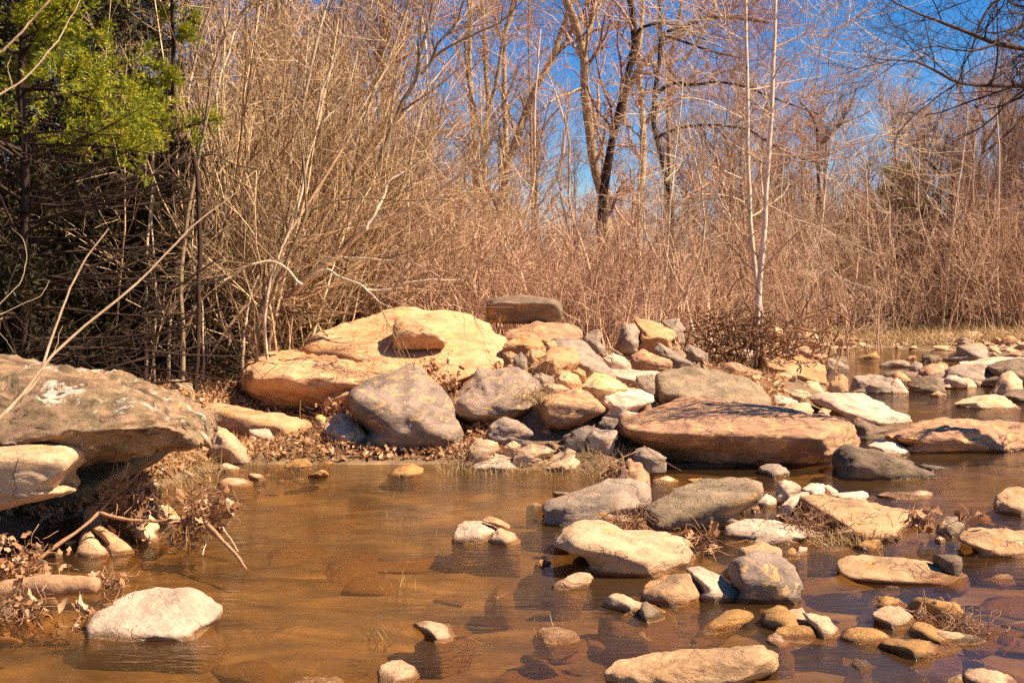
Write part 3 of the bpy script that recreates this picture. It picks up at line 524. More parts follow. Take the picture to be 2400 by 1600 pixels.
# foot of the stream, middle
rock('rock', 'pale', 'white-topped stone standing alone in the pool with a thin flake against it', 'F', [(1338, 595), (1370, 510), (1410, 470), (1540, 463), (1630, 488), (1655, 530), (1590, 595), (1480, 615), (1350, 617)], D=0.4, pw=12)
rock('rock', 'tan', 'thin brown flake leaning on the white-topped stone in the pool', 'F', [(1535, 468), (1580, 433), (1640, 448), (1722, 490), (1728, 522), (1650, 505)], Y=7.15, D=0.12, over=True)
rock('cobble', 'cream', 'cream cobble touching the right side of the white-topped stone', 'F', [(1580, 600), (1660, 510), (1740, 540), (1795, 590), (1792, 635), (1650, 627)], D=0.25)
rock('rock', 'cream', 'sandy triangular stone just breaking the surface at bottom centre', 'F', [(1045, 1162), (1120, 1150), (1220, 1148), (1320, 1158), (1505, 1220), (1370, 1272), (1270, 1310), (1170, 1262), (1110, 1200)], D=0.35, top=0.9, lean=0.8)
rock('cobble', 'cream', 'round cream cobble at the bottom edge below the sandy triangular stone', 'F', [(832, 1500), (850, 1450), (930, 1418), (990, 1413), (1080, 1458), (1112, 1510), (1108, 1560), (1000, 1605), (850, 1590)], pw=8, D=0.22)
rock('rock', 'cream', 'flat cream stone cut off by the bottom edge, left of the round cobble', 'F', [(60, 1600), (140, 1560), (250, 1530), (400, 1520), (560, 1512), (640, 1550), (680, 1600), (400, 1660)], D=0.3)
rock('cobble', 'amber', 'small wet brown stone breaking the surface left of the big cream slab', 'F', [(1885, 785), (1930, 728), (2005, 742), (2000, 792)], D=0.15)
rock('rock', 'amber', 'brown drowned stone under the water below the solitary white-topped stone', 'F', [(1560, 1010), (1590, 960), (1640, 910), (1740, 945), (1755, 1015)], sub=0.02, D=0.3)
rock('rock', 'amber', 'silty stone just under the surface before the leaning blue-grey slab', 'F', [(870, 165), (960, 110), (1060, 72), (1130, 110), (1140, 160)], sub=0.0, D=0.4)
# foot of the stream, the group in the middle right
rock('boulder', 'grey', 'long oval grey and tan boulder, left of the pair in mid stream', 'G', [(198, 400), (208, 358), (250, 320), (340, 290), (500, 230), (640, 190), (800, 178), (880, 200), (922, 260), (932, 330), (900, 385), (760, 420), (620, 450), (450, 480), (330, 505), (240, 470)], D=0.65, pw=10, amp=0.06)
rock('boulder', 'olive', 'oval brownish green boulder, right of the pair, overhanging a dark gap', 'G', [(868, 440), (900, 385), (1000, 308), (1100, 250), (1250, 198), (1340, 180), (1500, 168), (1630, 178), (1695, 230), (1705, 285), (1640, 355), (1500, 440), (1350, 505), (1200, 538), (1000, 535), (885, 500)], D=0.75, pw=10, amp=0.05, crease=[(900, 470), (1250, 430), (1600, 300)], bulge=0.2)
rock('boulder', 'cream', 'broad cream slab with a scalloped front edge in the middle of the stream', 'G', [(296, 600), (330, 540), (420, 500), (445, 465), (560, 468), (650, 478), (780, 530), (930, 528), (1070, 543), (1170, 588), (1240, 680), (1282, 770), (1250, 805), (1100, 840), (950, 868), (880, 840), (770, 815), (560, 720), (450, 700), (310, 670)],
     D=0.95, crease=[(310, 600), (480, 625), (650, 650), (770, 750), (1000, 800)], pw=28, amp=0.05, lean=0.8, top=0.9, strata=0.04)
rock('rock', 'tan', 'wet tan stone with a dark mossy left side below the broad cream slab', 'G', [(880, 1000), (885, 950), (920, 890), (1040, 830), (1150, 818), (1212, 820), (1272, 960), (1268, 1035), (1130, 1055), (900, 1030)], D=0.35)
rock('rock', 'pale', 'grey-cream stone reaching right from the broad cream slab to the round grey boulder', 'G', [(1180, 795), (1280, 778), (1400, 830), (1560, 960), (1555, 1005), (1350, 1018), (1265, 990), (1215, 840)], D=0.35)
rock('rock', 'cream', 'low cream wedge awash in the riffle below the wet tan stone', 'G', [(605, 1045), (640, 990), (700, 960), (760, 963), (850, 1000), (1000, 1050), (1112, 1085), (950, 1110), (720, 1085)], D=0.22)
rock('cobble', 'cream', 'small tilted cream sliver of stone left of the low cream wedge', 'G', [(275, 938), (300, 890), (430, 820), (520, 823), (532, 870), (420, 900), (300, 945)], D=0.12)
rock('boulder', 'slate', 'rounded blue-grey boulder leaning left with a black shadowed flank', 'O', [(1680, 1325), (1688, 1290), (1730, 1268), (1780, 1271), (1822, 1300), (1844, 1340), (1844, 1375), (1810, 1393), (1760, 1388), (1710, 1368), (1685, 1345)], D=0.4, pw=10, crease=[(1700, 1300), (1790, 1335), (1825, 1375)], under=0.6)
rock('rock', 'tan', 'brown stone showing behind the rounded blue-grey boulder', 'O', [(1676, 1300), (1700, 1256), (1750, 1244), (1792, 1262), (1790, 1300), (1730, 1315)], Y=6.05, D=0.3)
rock('boulder', 'tan', 'long tapering tan rock along the bottom edge, cut by a grey fracture', 'O', [(1385, 1548), (1420, 1515), (1480, 1500), (1560, 1494), (1700, 1480), (1755, 1481), (1784, 1505), (1778, 1540), (1700, 1578), (1600, 1605), (1420, 1595)], D=0.5, crease=[(1420, 1560), (1600, 1545), (1720, 1520)], pw=22, amp=0.06)
rock('rock', 'amber', 'broad drowned slab under the water above the long tapering rock', 'G', [(600, 1270), (640, 1130), (900, 1150), (1100, 1230), (1195, 1330), (900, 1350), (700, 1330)], sub=0.05, D=0.5, pw=20)
rock('cobble', 'white', 'tiny white flake at the left tip of the long oval grey boulder', 'G', [(98, 365), (150, 338), (207, 355), (190, 372)], D=0.08)
rock('rock', 'pink', 'pinkish grey stone behind the long oval boulder, under the thin cream sliver', 'G', [(700, 205), (740, 105), (790, 58), (880, 70), (930, 150), (942, 205), (922, 270), (860, 240), (780, 235)], Y=8.5, D=0.4)
rock('cobble', 'yellow', 'flat yellowish stone between the two oval boulders and the long slab', 'G', [(945, 200), (960, 185), (1050, 163), (1142, 185), (1100, 212)], D=0.2)
rock('rock', 'white', 'white chip of rock right of the brownish green oval boulder', 'H', [(60, 345), (130, 283), (197, 310), (202, 355), (100, 378)], D=0.12)
rock('cobble', 'pink', 'little pinkish stone in the shaded gap right of the brownish green boulder', 'H', [(28, 380), (80, 363), (97, 410), (40, 415)], D=0.08)
# right foreground
HL = [
 ('rock', 'pale', 'long pale rock with a low cream tail, below the big flat tan one', [(-160, 560), (-130, 500), (-60, 455), (0, 445), (140, 455), (300, 480), (400, 505), (540, 540), (555, 570), (350, 600), (150, 625), (-60, 622)], None, dict(D=0.5, pw=12)),
 ('boulder', 'tan', 'big flat tan rock with twig debris caught along its left edge', [(345, 315), (400, 283), (550, 288), (700, 310), (900, 345), (1100, 380), (1195, 390), (1212, 430), (1150, 475), (1060, 580), (980, 615), (720, 597), (600, 545), (480, 430), (385, 370)], None, dict(D=0.9, pw=26, amp=0.05, lean=0.8, top=0.9, crease=[(560, 490), (740, 570), (1000, 580)])),
 ('rock', 'pale', 'upright pale stone with a shaded left side behind the big flat tan rock', [(200, 310), (213, 200), (260, 180), (320, 200), (372, 240), (330, 300), (260, 335)], 8.3, dict(D=0.25)),
 ('rock', 'white', 'pale stone draped over a curved dark crack behind the big flat tan rock', [(365, 250), (440, 210), (512, 213), (535, 262), (500, 300), (400, 300)], 8.1, dict(D=0.25)),
 ('cobble', 'pale', 'narrow grey-white stone pointing right from the curved dark crack', [(508, 222), (560, 218), (625, 265), (600, 290), (530, 285)], 8.3, dict(D=0.2)),
 ('rock', 'white', 'flat white slab end behind the big flat tan rock', [(555, 285), (640, 275), (780, 263), (812, 270), (823, 312), (700, 335), (570, 315)], 8.0, dict(D=0.25, pw=24)),
 ('rock', 'white', 'white sloping edge of stone at the left corner of the big flat tan rock', [(232, 370), (300, 300), (380, 268), (432, 278), (345, 335), (262, 400)], 7.7, dict(D=0.2)),
 ('rock', 'cream', 'thin flat cream shelf of stone alone in the right-hand water', [(865, 300), (890, 280), (960, 263), (1100, 262), (1240, 260), (1273, 288), (1230, 318), (1000, 322)], None, dict(D=0.3, pw=24)),
 ('boulder', 'tan', 'long rounded tan rock lifted clear of the water at its right end', [(625, 790), (628, 750), (645, 715), (720, 698), (900, 704), (1200, 738), (1380, 773), (1470, 818), (1503, 870), (1492, 940), (1430, 983), (1300, 990), (1150, 960), (900, 930), (740, 890), (650, 835)], 5.95, dict(D=0.5, pw=12, over=True, crease=[(650, 830), (1000, 890), (1420, 900)], amp=0.05)),
 ('rock', 'amber', 'brown drowned stone below the long rounded tan rock', [(815, 1050), (880, 975), (960, 963), (1060, 1005), (1110, 1070), (950, 1090)], None, dict(D=0.3, sub=0.01)),
 ('rock', 'cream', 'half-round cream stone with a shaded right rim, left of the tangled roots', [(832, 1115), (880, 1060), (970, 1038), (1060, 1058), (1122, 1110), (1142, 1165), (1120, 1205), (1060, 1222), (950, 1165)], None, dict(D=0.22, pw=10)),
 ('rock', 'cream', 'left half of the split cream stone, a pointed triangle in the riffle', [(188, 1200), (260, 1115), (300, 1073), (375, 1056), (420, 1130), (448, 1200), (380, 1215)], None, dict(D=0.22)),
 ('rock', 'cream', 'right half of the split cream stone, sloping down to the right', [(380, 1095), (440, 1098), (560, 1130), (612, 1190), (657, 1275), (560, 1262), (490, 1240), (430, 1165)], None, dict(D=0.2)),
 ('cobble', 'cream', 'rounded cream cobble just below the split stone', [(108, 1295), (150, 1245), (220, 1238), (290, 1278), (328, 1333), (200, 1325)], None, dict(D=0.16, pw=8)),
 ('cobble', 'cream', 'tiny cream pebble on a wet stone in the lower right riffle', [(778, 1260), (800, 1228), (838, 1245), (832, 1282)], None, dict(D=0.08, pw=8)),
 ('rock', 'amber', 'long wet brown stone with a cream tip, awash below the tangled roots', [(900, 1300), (980, 1265), (1140, 1272), (1300, 1308), (1445, 1362), (1200, 1400), (1000, 1385)], None, dict(D=0.3, sub=-0.01)),
 ('cobble', 'olive', 'wet greenish cobble near the bottom edge, left of the corner stones', [(690, 1460), (735, 1403), (812, 1408), (862, 1470), (810, 1495)], None, dict(D=0.18, pw=8)),
 ('boulder', 'cream', 'rounded cream stone cut off by the bottom edge at lower right', [(1445, 1600), (1480, 1500), (1520, 1475), (1600, 1463), (1700, 1488), (1800, 1530), (1870, 1600), (1700, 1660)], None, dict(D=0.3, pw=9)),
 ('cobble', 'cream', 'smaller cream stone against the left of the rounded one in the lower right corner', [(1320, 1600), (1380, 1520), (1462, 1508), (1480, 1600), (1400, 1620)], None, dict(D=0.2, pw=9)),
 ('boulder', 'tan', 'knobbly tan boulder in the water at the right edge below the grassy ledge', [(1665, 370), (1700, 290), (1760, 238), (1887, 233), (1980, 270), (1990, 400), (1900, 425), (1860, 415), (1780, 385)], None, dict(D=0.5)),
 ('boulder', 'tan', 'long tan rock entering from the right edge with a dead leaf behind it', [(1445, 600), (1480, 520), (1550, 498), (1700, 513), (1887, 540), (2050, 570), (2050, 690), (1900, 730), (1800, 718), (1650, 650), (1500, 610)], None, dict(D=0.6, crease=[(1480, 590), (1650, 620), (1850, 690)])),
 ('rock', 'olive', 'dark wet rounded stone left of the long tan rock at the right edge', [(1290, 540), (1310, 480), (1360, 440), (1450, 438), (1492, 500), (1450, 575), (1330, 562)], None, dict(D=0.35, pw=9)),
 ('pebble', 'white', 'small white pebble right of the brown stone behind the blue-grey boulder', [(328, 710), (360, 640), (410, 648), (402, 695)], None, dict(D=0.08)),
 ('pebble', 'cream', 'small cream pebble below the leaves at the right of the big flat tan rock', [(1278, 595), (1310, 568), (1352, 590), (1342, 625)], None, dict(D=0.08, pw=8)),
 ('rock', 'amber', 'tan stone awash at the foot of the big flat tan rock', [(718, 640), (800, 590), (900, 588), (937, 640), (850, 665)], None, dict(D=0.2, sub=-0.01)),
]
for k, m, l, o, Yy, kw in HL: rock(k, m, l, 'H', o, Y=Yy, **kw)
# right, middle distance
DL = [
 ('boulder', 'rust', 'large orange boulder with a dark overhanging front at the water behind the pile', [(500, 425), (530, 350), (560, 298), (620, 283), (700, 318), (800, 318), (920, 358), (977, 420), (975, 505), (900, 505), (780, 500), (690, 530), (600, 490)], 19.5, dict(D=1.6, crease=[(530, 405), (620, 420), (700, 440), (880, 445), (940, 490)], pw=20)),
 ('rock', 'pink', 'long tan-pink rock sloping to the water, left of the large orange boulder', [(268, 430), (290, 380), (350, 368), (420, 398), (500, 430), (620, 480), (672, 548), (560, 550), (440, 510), (360, 480), (280, 465)], 18.3, dict()),
 ('rock', 'grey', 'grey angular boulder up the bank behind the long tan-pink rock', [(343, 330), (370, 270), (450, 268), (500, 310), (533, 350), (500, 415), (400, 380)], 21.5, dict(D=1.0)),
 ('rock', 'tan', 'tan stone leaning on the grey angular boulder below the root mat', [(283, 285), (310, 238), (400, 238), (442, 280), (350, 310), (335, 350), (290, 320)], 21.8, dict()),
 ('rock', 'dark', 'dark stone with an orange top at the foot of the sycamore root mat', [(308, 215), (350, 188), (415, 220), (402, 245), (310, 245)], 22.5, dict()),
 ('cobble', 'dark', 'round dark wet cobble under the right end of the long tan-pink rock', [(680, 535), (700, 488), (760, 478), (832, 518), (805, 570), (700, 565)], None, dict(pw=8)),
 ('cobble', 'cream', 'cream-topped wet cobble beside the round dark one', [(808, 570), (860, 508), (930, 518), (972, 580), (880, 598)], None, dict(pw=8)),
 ('rock', 'tan', 'tan rock with a small green sprig at its right, left of the flat stepping stone', [(1000, 560), (1040, 490), (1100, 458), (1138, 500), (1135, 585), (1060, 588)], None, dict()),
 ('rock', 'grey', 'flat grey-pink stepping stone in the back channel with a pale right end', [(1158, 545), (1180, 475), (1290, 463), (1440, 488), (1502, 530), (1512, 570), (1420, 590), (1200, 588)], None, dict(pw=16, D=0.9)),
 ('rock', 'dark', 'rounded brown stone with a dark waterline, right of the flat stepping stone', [(1550, 540), (1590, 490), (1680, 473), (1770, 480), (1802, 530), (1798, 575), (1700, 588), (1600, 575)], None, dict(D=0.8, pw=10)),
 ('cobble', 'tan', 'little tan stone in the back channel below the rounded brown stone', [(1700, 605), (1760, 573), (1822, 600), (1790, 618)], None, dict()),
 ('rock', 'cream', 'long low cream stone in the back channel at the right', [(1862, 660), (1930, 630), (2060, 603), (2200, 613), (2292, 660), (2307, 697), (2060, 692), (1900, 680)], None, dict(D=0.8, pw=14)),
 ('boulder', 'grey', 'grey-brown boulder with dark hollows below it, left of the black box-like one', [(1775, 510), (1830, 420), (1900, 393), (2060, 398), (2140, 400), (2150, 500), (2000, 528), (1850, 540)], None, dict(D=1.4)),
 ('boulder', 'dark', 'black box-like boulder with an orange lit left face at the right edge', [(2080, 480), (2100, 400), (2180, 370), (2300, 356), (2480, 370), (2480, 500), (2300, 522), (2150, 510)], 19.5, dict(D=1.6, pw=26)),
 ('rock', 'cream', 'arched pale orange stone in front of the black box-like boulder', [(2135, 590), (2170, 500), (2200, 458), (2270, 443), (2342, 510), (2335, 570), (2250, 600)], None, dict(D=0.6)),
 ('rock', 'dark', 'dark flat rock at the right edge beyond the long low cream stone', [(2180, 610), (2250, 570), (2352, 563), (2480, 580), (2480, 650), (2300, 655)], None, dict(D=0.8)),
 ('boulder', 'pale', 'long whitish boulder with a sharp ridge sloping down into the right channel', [(880, 640), (905, 600), (980, 578), (1100, 583), (1250, 588), (1350, 638), (1450, 700), (1575, 740), (1562, 785), (1400, 812), (1280, 795), (1180, 750), (960, 700)], None, dict(D=1.3, crease=[(980, 690), (1130, 690), (1290, 775)], pw=22)),
 ('rock', 'white', 'small bright white rock at the far end of the long pinkish slab', [(620, 680), (638, 603), (720, 618), (795, 650), (740, 695)], 13.6, dict()),
 ('rock', 'cream', 'tan low rock against the far right corner of the long pinkish slab', [(640, 705), (760, 658), (860, 658), (905, 720), (800, 750)], 13.2, dict()),
 ('rock', 'cream', 'pale rounded stone just behind the small bright white rock', [(725, 600), (770, 568), (850, 578), (895, 610), (820, 660)], 14.6, dict()),
 ('rock', 'pale', 'pale grey stone under the near side of the long whitish boulder', [(955, 755), (1060, 703), (1150, 703), (1198, 740), (1175, 800), (1080, 790)], None, dict(D=0.6)),
 ('cobble', 'cream', 'thin cream stone lying between the tan low rock and the pale grey one', [(928, 725), (960, 693), (1025, 710), (990, 750)], 13.3, dict()),
 ('rock', 'dark', 'dark wet brown rock between the wedge and the long whitish boulder', [(1165, 800), (1210, 763), (1270, 788), (1330, 820), (1425, 845), (1310, 905), (1200, 915)], None, dict(D=0.7)),
 ('boulder', 'pink', 'long angular tan-pink ledge with grass at its foot, reaching the right edge', [(1300, 900), (1450, 850), (1600, 788), (1800, 773), (2000, 773), (2200, 768), (2480, 785), (2480, 930), (2200, 940), (1900, 935), (1800, 960), (1650, 1010), (1590, 990), (1420, 925)], None, dict(D=1.4, crease=[(1500, 890), (1640, 960), (1800, 890), (2100, 860)], pw=24)),
 ('rock', 'white', 'leaf-shaped pale stone lying on the water before the angular ledge', [(1273, 955), (1330, 918), (1400, 908), (1480, 933), (1558, 985), (1560, 1018), (1450, 1015), (1300, 980)], None, dict(D=0.45)),
 ('cobble', 'grey', 'small smooth grey stone in front of the long pinkish slab', [(522, 1105), (580, 1078), (660, 1078), (742, 1140), (700, 1172), (560, 1160)], None, dict(D=0.35, pw=9)),
 ('rock', 'dark', 'dark flat stone awash right of the dark brown wedge', [(1618, 1100), (1660, 1073), (1860, 1108), (1750, 1132)], None, dict(D=0.25)),
 ('rock', 'tan', 'tan boulder on the far bank under a fallen pale log', [(770, 260), (800, 170), (870, 148), (912, 180), (935, 245), (850, 262)], 26.5, dict()),
 ('rock', 'peach', 'low peach stone on the far bank left of the tan boulder', [(578, 190), (620, 128), (680, 148), (722, 200), (640, 215)], 27.5, dict()),
 ('rock', 'peach', 'flat peach rock at the head of the gravel bar', [(1035, 235), (1080, 193), (1180, 193), (1198, 225), (1100, 242)], 34, dict()),
 ('rock', 'cream', 'small cream stone above the large orange boulder', [(678, 250), (750, 218), (785, 250), (703, 275)], 25.5, dict()),
 ('rock', 'pink', 'grey-pink stones corner right of the square grey block on the far bank', [(750, 320), (790, 250), (870, 278), (905, 325), (800, 335)], 24.5, dict()),
 ('rock', 'grey', 'square grey block above the large orange boulder', [(688, 310), (690, 258), (752, 258), (755, 318)], 24, dict(pw=24)),
 ('rock', 'grey', 'grey stone at the water by the right end of the large orange boulder', [(975, 420), (1000, 350), (1080, 368), (1152, 412), (1100, 430)], None, dict()),
 ('rock', 'dark', 'small dark block at the back channel, behind the grey waterside stone', [(1008, 375), (1060, 335), (1130, 338), (1135, 390)], 25, dict()),
 ('rock', 'pink', 'low flat pinkish stone on the far shore by the small dark block', [(868, 335), (950, 313), (1023, 340), (960, 365)], 25.5, dict()),
 ('boulder', 'grey', 'grey boulder in the far gravel bar at the right', [(1880, 340), (1888, 272), (1950, 260), (2060, 268), (2103, 300), (2092, 345), (1990, 358)], 27.5, dict(D=1.5, pw=10)),
 ('boulder', 'cream', 'large pale sloping rock on top of the far gravel bar', [(1890, 225), (1960, 172), (2020, 168), (2085, 200), (2050, 240), (1920, 235)], 37, dict(D=1.6)),
 ('rock', 'dark', 'dark pointed stone at the far edge of the back channel', [(1640, 352), (1660, 318), (1760, 328), (1788, 362), (1700, 375)], None, dict()),
 ('rock', 'grey', 'grey stone standing in the back channel below the dark pointed stone', [(1558, 410), (1600, 373), (1652, 388), (1652, 445), (1590, 440)], None, dict()),
 ('rock', 'amber', 'drowned amber stone in the still back channel', [(1205, 350), (1290, 318), (1330, 298), (1362, 348)], None, dict(sub=-0.01)),
 ('rock', 'cream', 'two-tiered pale flat stone in the back channel, left of the grey-brown boulder', [(1735, 440), (1745, 398), (1800, 398), (1808, 442)], None, dict(pw=24)),
 ('rock', 'pale', 'long thin grey ledge behind the black box-like boulder', [(1870, 395), (1900, 370), (2100, 345), (2352, 340), (2480, 350), (2400, 385), (2100, 405)], None, dict(pw=22, D=1.0)),
 ('rock', 'dark', 'dark low stone under the shade in the back channel', [(1355, 465), (1420, 438), (1500, 428), (1625, 445), (1600, 485), (1400, 482)], None, dict(D=0.7)),
]
for k, m, l, o, Yy, kw in DL: rock(k, m, l, 'D', o, Y=Yy, **kw)
# ------------------------------------------------------------------ the ground: one height field, creek bed and banks
EDGE = [(-60, -6.0), (-3.6, 5.4), (-3.1, 6.6), (-2.9, 8.6), (-2.7, 10.35), (-0.5, 10.45), (0.3, 10.02), (1.0, 9.98), (1.6, 10.2), (2.6, 10.5), (3.3, 11.4), (3.9, 13.5), (4.6, 16.5), (5.6, 20.5), (6.6, 24.5), (7.8, 30.0), (9.2, 34.5), (11.8, 36.5), (12.4, 32.5), (12.2, 29.0), (15.0, 27.5), (22.0, 26.0), (60.0, 30.0)]
EA = np.array(EDGE)
def bank_d(x, y):
    """signed distance to the water's edge, positive on the bank"""
    x = np.asarray(x, float); y = np.asarray(y, float); best = np.full(x.shape, 1e9)
    for a, b in zip(EA[:-1], EA[1:]):
        ab = b - a; t = np.clip(((x - a[0]) * ab[0] + (y - a[1]) * ab[1]) / (ab @ ab), 0, 1)
        best = np.minimum(best, np.hypot(x - a[0] - t * ab[0], y - a[1] - t * ab[1]))
    # the bank lies beyond the line (left of the direction of travel)
    inside = np.zeros(x.shape, bool); poly = np.vstack([EA, [[60, 900], [-900, 900], [-900, -6]]]); n = len(poly); j = n - 1
    for i in range(n):
        xi, yi = poly[i]; xj, yj = poly[j]
        c = ((yi > y) != (yj > y)) & (x < (xj - xi) * (y - yi) / ((yj - yi) + 1e-12) + xi); inside ^= c; j = i
    return np.where(inside, best, -best)
def terrain(x, y):
    x = np.asarray(x, float); y = np.asarray(y, float); d = bank_d(x, y)
    up = np.interp(d, [0, 0.8, 1.6, 4.0, 8.0, 15.0, 40.0], [0.0, 0.22, 0.34, 0.62, 0.95, 1.12, 1.3])
    flat = np.clip((y - 22) / 16, 0, 1) * np.clip((x - 2) / 6, 0, 1); up = up * (1 - 0.72 * flat)
    dn = np.interp(-d, [0, 0.25, 0.8, 2.5, 8], [0.0, -0.09, -0.14, -0.17, -0.2])
    z = np.where(d > 0, up, dn)
    T = np.array(TERR); sw = np.zeros(x.shape); sz = np.zeros(x.shape)
    for tx, ty, tz, tw in T:
        r2 = ((x - tx) ** 2 + (y - ty) ** 2) / tw ** 2; m = r2 < 9
        wgt = np.where(m, np.exp(-r2), 0); sw += wgt; sz += wgt * tz
    k = np.clip(sw, 0, 1) * np.clip(d / 0.3 + 0.5, 0, 1); z = np.where(sw > 1e-4, z * (1 - k) + k * sz / (sw + 1e-9), z)
    p = np.stack([x, y, np.zeros_like(x)], -1).reshape(-1, 3)
    z = z + (fbm(p * 0.9, 3, 5) * 0.035 + fbm(p * 3.1, 2, 8) * 0.012).reshape(z.shape)
    return z
def axis(*segs):
    a = []
    for s0, s1, st in segs: a += list(np.arange(s0, s1, st))
    return np.array(a + [segs[-1][1]])
gx = axis((-600, -100, 50), (-100, -20, 5), (-20, -6, 0.5), (-6, 8, 0.10), (8, 26, 0.4), (26, 100, 5), (100, 600, 50))
gy = axis((-30, 2, 2), (2, 24, 0.10), (24, 50, 0.4), (50, 120, 5), (120, 900, 60))
GX, GY = np.meshgrid(gx, gy); GZ = terrain(GX, GY); nx, ny = len(gx), len(gy)
V = np.stack([GX.ravel(), GY.ravel(), GZ.ravel()], -1); ii = np.arange(nx * ny).reshape(ny, nx)
F = np.stack([ii[:-1, :-1], ii[:-1, 1:], ii[1:, 1:], ii[1:, :-1]], -1).reshape(-1, 4)
props(mesh_obj('ground', V, F, M_GROUND), kind='structure')
props(mesh_obj('water', np.array([[-30, -20, 0], [70, -20, 0], [70, 44, 0], [-30, 44, 0]], float), np.array([[0, 1, 2, 3]]), M_WATER), kind='structure')
def tz(x, y): return float(terrain(np.array([x]), np.array([y]))[0])
# ------------------------------------------------------------------ fillers: cobbles between the traced stones
def cobble_proto(name, mat, seed):
    r = np.random.default_rng(seed); P = r.normal(size=(14, 3)); P /= np.linalg.norm(P, axis=1, keepdims=True); P *= np.array([1.0, 0.75, 0.55]) * r.uniform(0.8, 1.1, (14, 1))
    V, F = lump(P, 3, 10, 0.10, seed); me = bpy.data.meshes.new(name); me.from_pydata(V.tolist(), [], F.tolist()); me.update(); me.polygons.foreach_set('use_smooth', np.ones(len(F), bool)); me.materials.append(RM[mat]); return me
WPRO = [cobble_proto('wet_stone', m, 400 + i) for i, m in enumerate(['amber', 'tan', 'amber', 'olive', 'dark', 'cream'])]
PRO = [cobble_proto('cobble', m, 300 + i) for i, m in enumerate(['cream', 'grey', 'pink', 'rust', 'pale', 'tan', 'slate', 'peach', 'cream', 'pink'])]
def scatter_cobbles(n, xy, s0, s1, label, group, z=None, sink=0.25, name='cobble', pro=None):
    for i in range(n):
        x, y = xy(i); zz = tz(x, y) if z is None else z
        o = bpy.data.objects.new(name, (pro or PRO)[int(rng.integers(len(pro or PRO)))]); COL.objects.link(o); s = s0 + (s1 - s0) * rng.random() ** 2.2
        o.scale = (s * rng.uniform(0.8, 1.3), s, s * rng.uniform(0.6, 1.0)); o.rotation_euler = (rng.normal(0, 0.25), rng.normal(0, 0.25), rng.uniform(0, 6.28)); o.location = (x, y, zz + s * sink * rng.uniform(0.2, 1))
        props(o, label, 'cobble', group)
def px_region(x0, x1, y0, y1, zg=None):
    def f(i):
        for _ in range(60):
            sx = rng.uniform(x0, x1) / 0.98; sy = rng.uniform(y0, y1) / 0.98
            Y = 14.0
            for _ in range(6):
                z = tz(at(sx, sy, Y)[0], Y) if zg is None else zg; Y = max(5.0, min(60.0, (CAMZ - z) * FPX / max(8.0, sy - HOR)))
            p = at(sx, sy, Y)
            if zg is not None or tz(p[0], p[1]) > -0.03: return float(p[0]), float(p[1])
        return float(p[0]), float(p[1])
    return f
scatter_cobbles(84, px_region(1170, 1560, 790, 990), 0.07, 0.24, 'small broken stone wedged in the gaps of the boulder pile', 'small stones filling the boulder pile')
scatter_cobbles(40, px_region(1560, 1900, 740, 890), 0.08, 0.26, 'small stone scattered on the leafy bank behind the olive-grey boulder', 'small stones on the bank behind the pile')
scatter_cobbles(18, px_region(1080, 1400, 1010, 1080), 0.04, 0.12, 'small pale stone at the muddy foot of the boulder pile', 'small stones at the foot of the pile')
scatter_cobbles(72, px_region(2080, 2400, 765, 835), 0.15, 0.50, 'pale cobble heaped on the gravel bar at the far right', 'cobbles of the gravel bar')
scatter_cobbles(24, px_region(1870, 2110, 768, 790), 0.10, 0.28, 'pale cobble in the low gravel spit across the back channel', 'cobbles of the gravel spit')
scatter_cobbles(16, px_region(1740, 1960, 760, 850), 0.10, 0.30, 'small stone on the shore between the root mat and the back channel', 'stones on the back channel shore')
scatter_cobbles(12, px_region(2080, 2380, 850, 900, 0.0), 0.10, 0.30, 'small stone lying in the shallow back channel at the right', 'stones in the back channel', z=0.0)
scatter_cobbles(64, px_region(1260, 2345, 1090, 1550, 0.0), 0.05, 0.22, 'low wet stone just breaking the brown water among the larger rocks', 'wet stones awash among the right-hand rocks', z=-0.035, sink=0.15, name='wet_stone', pro=WPRO)
scatter_cobbles(14, px_region(480, 760, 1060, 1110, 0.0), 0.05, 0.15, 'low wet stone in the muddy shallows at the left end of the pool', 'wet stones at the left pool edge', z=-0.025, sink=0.15, name='wet_stone', pro=WPRO)
scatter_cobbles(46, px_region(2050, 2400, 812, 905, 0.0), 0.12, 0.46, 'brown stone crowding the shallow back channel at the right', 'stones crowding the back channel', z=-0.02, sink=0.25, name='channel_stone', pro=PRO)
def shp(seed):
    r = np.random.default_rng(seed); P = r.normal(size=(11, 3)); P /= np.linalg.norm(P, axis=1, keepdims=True); P *= np.array([1.0, 0.8, 0.7]) * r.uniform(0.7, 1.15, (11, 1)); return lump(P, 3, 12, 0.14, seed)
SHP = [shp(700 + i) for i in range(12)]
def stone_stuff(name, label, n, xy, s0, s1, mat, z=None, flat=0.9):
    parts = []
    for i in range(n):
        x, y = xy(i); zz = tz(x, y) if z is None else z; s = s0 + (s1 - s0) * rng.random() ** 2; me = SHP[int(rng.integers(len(SHP)))]; a = rng.uniform(0, 6.28); c, sn = math.cos(a), math.sin(a)
        V = me[0] * np.array([rng.uniform(0.8, 1.5), rng.uniform(0.7, 1.1), flat * rng.uniform(0.5, 1.0)]) * s; V = np.c_[V[:, 0] * c - V[:, 1] * sn, V[:, 0] * sn + V[:, 1] * c, V[:, 2]] + np.array([x, y, zz]); parts.append((V, me[1], np.zeros(len(V))))
    V, F, t = merge(parts); props(mesh_obj(name, V, F, RM[mat]), label, None, None, 'stuff')
stone_stuff('drowned_stones', 'drowned stones scattered over the creek bed', 100, px_region(150, 2350, 1090, 1560, -0.12), 0.04, 0.36, 'amber', z=-0.165, flat=0.35)
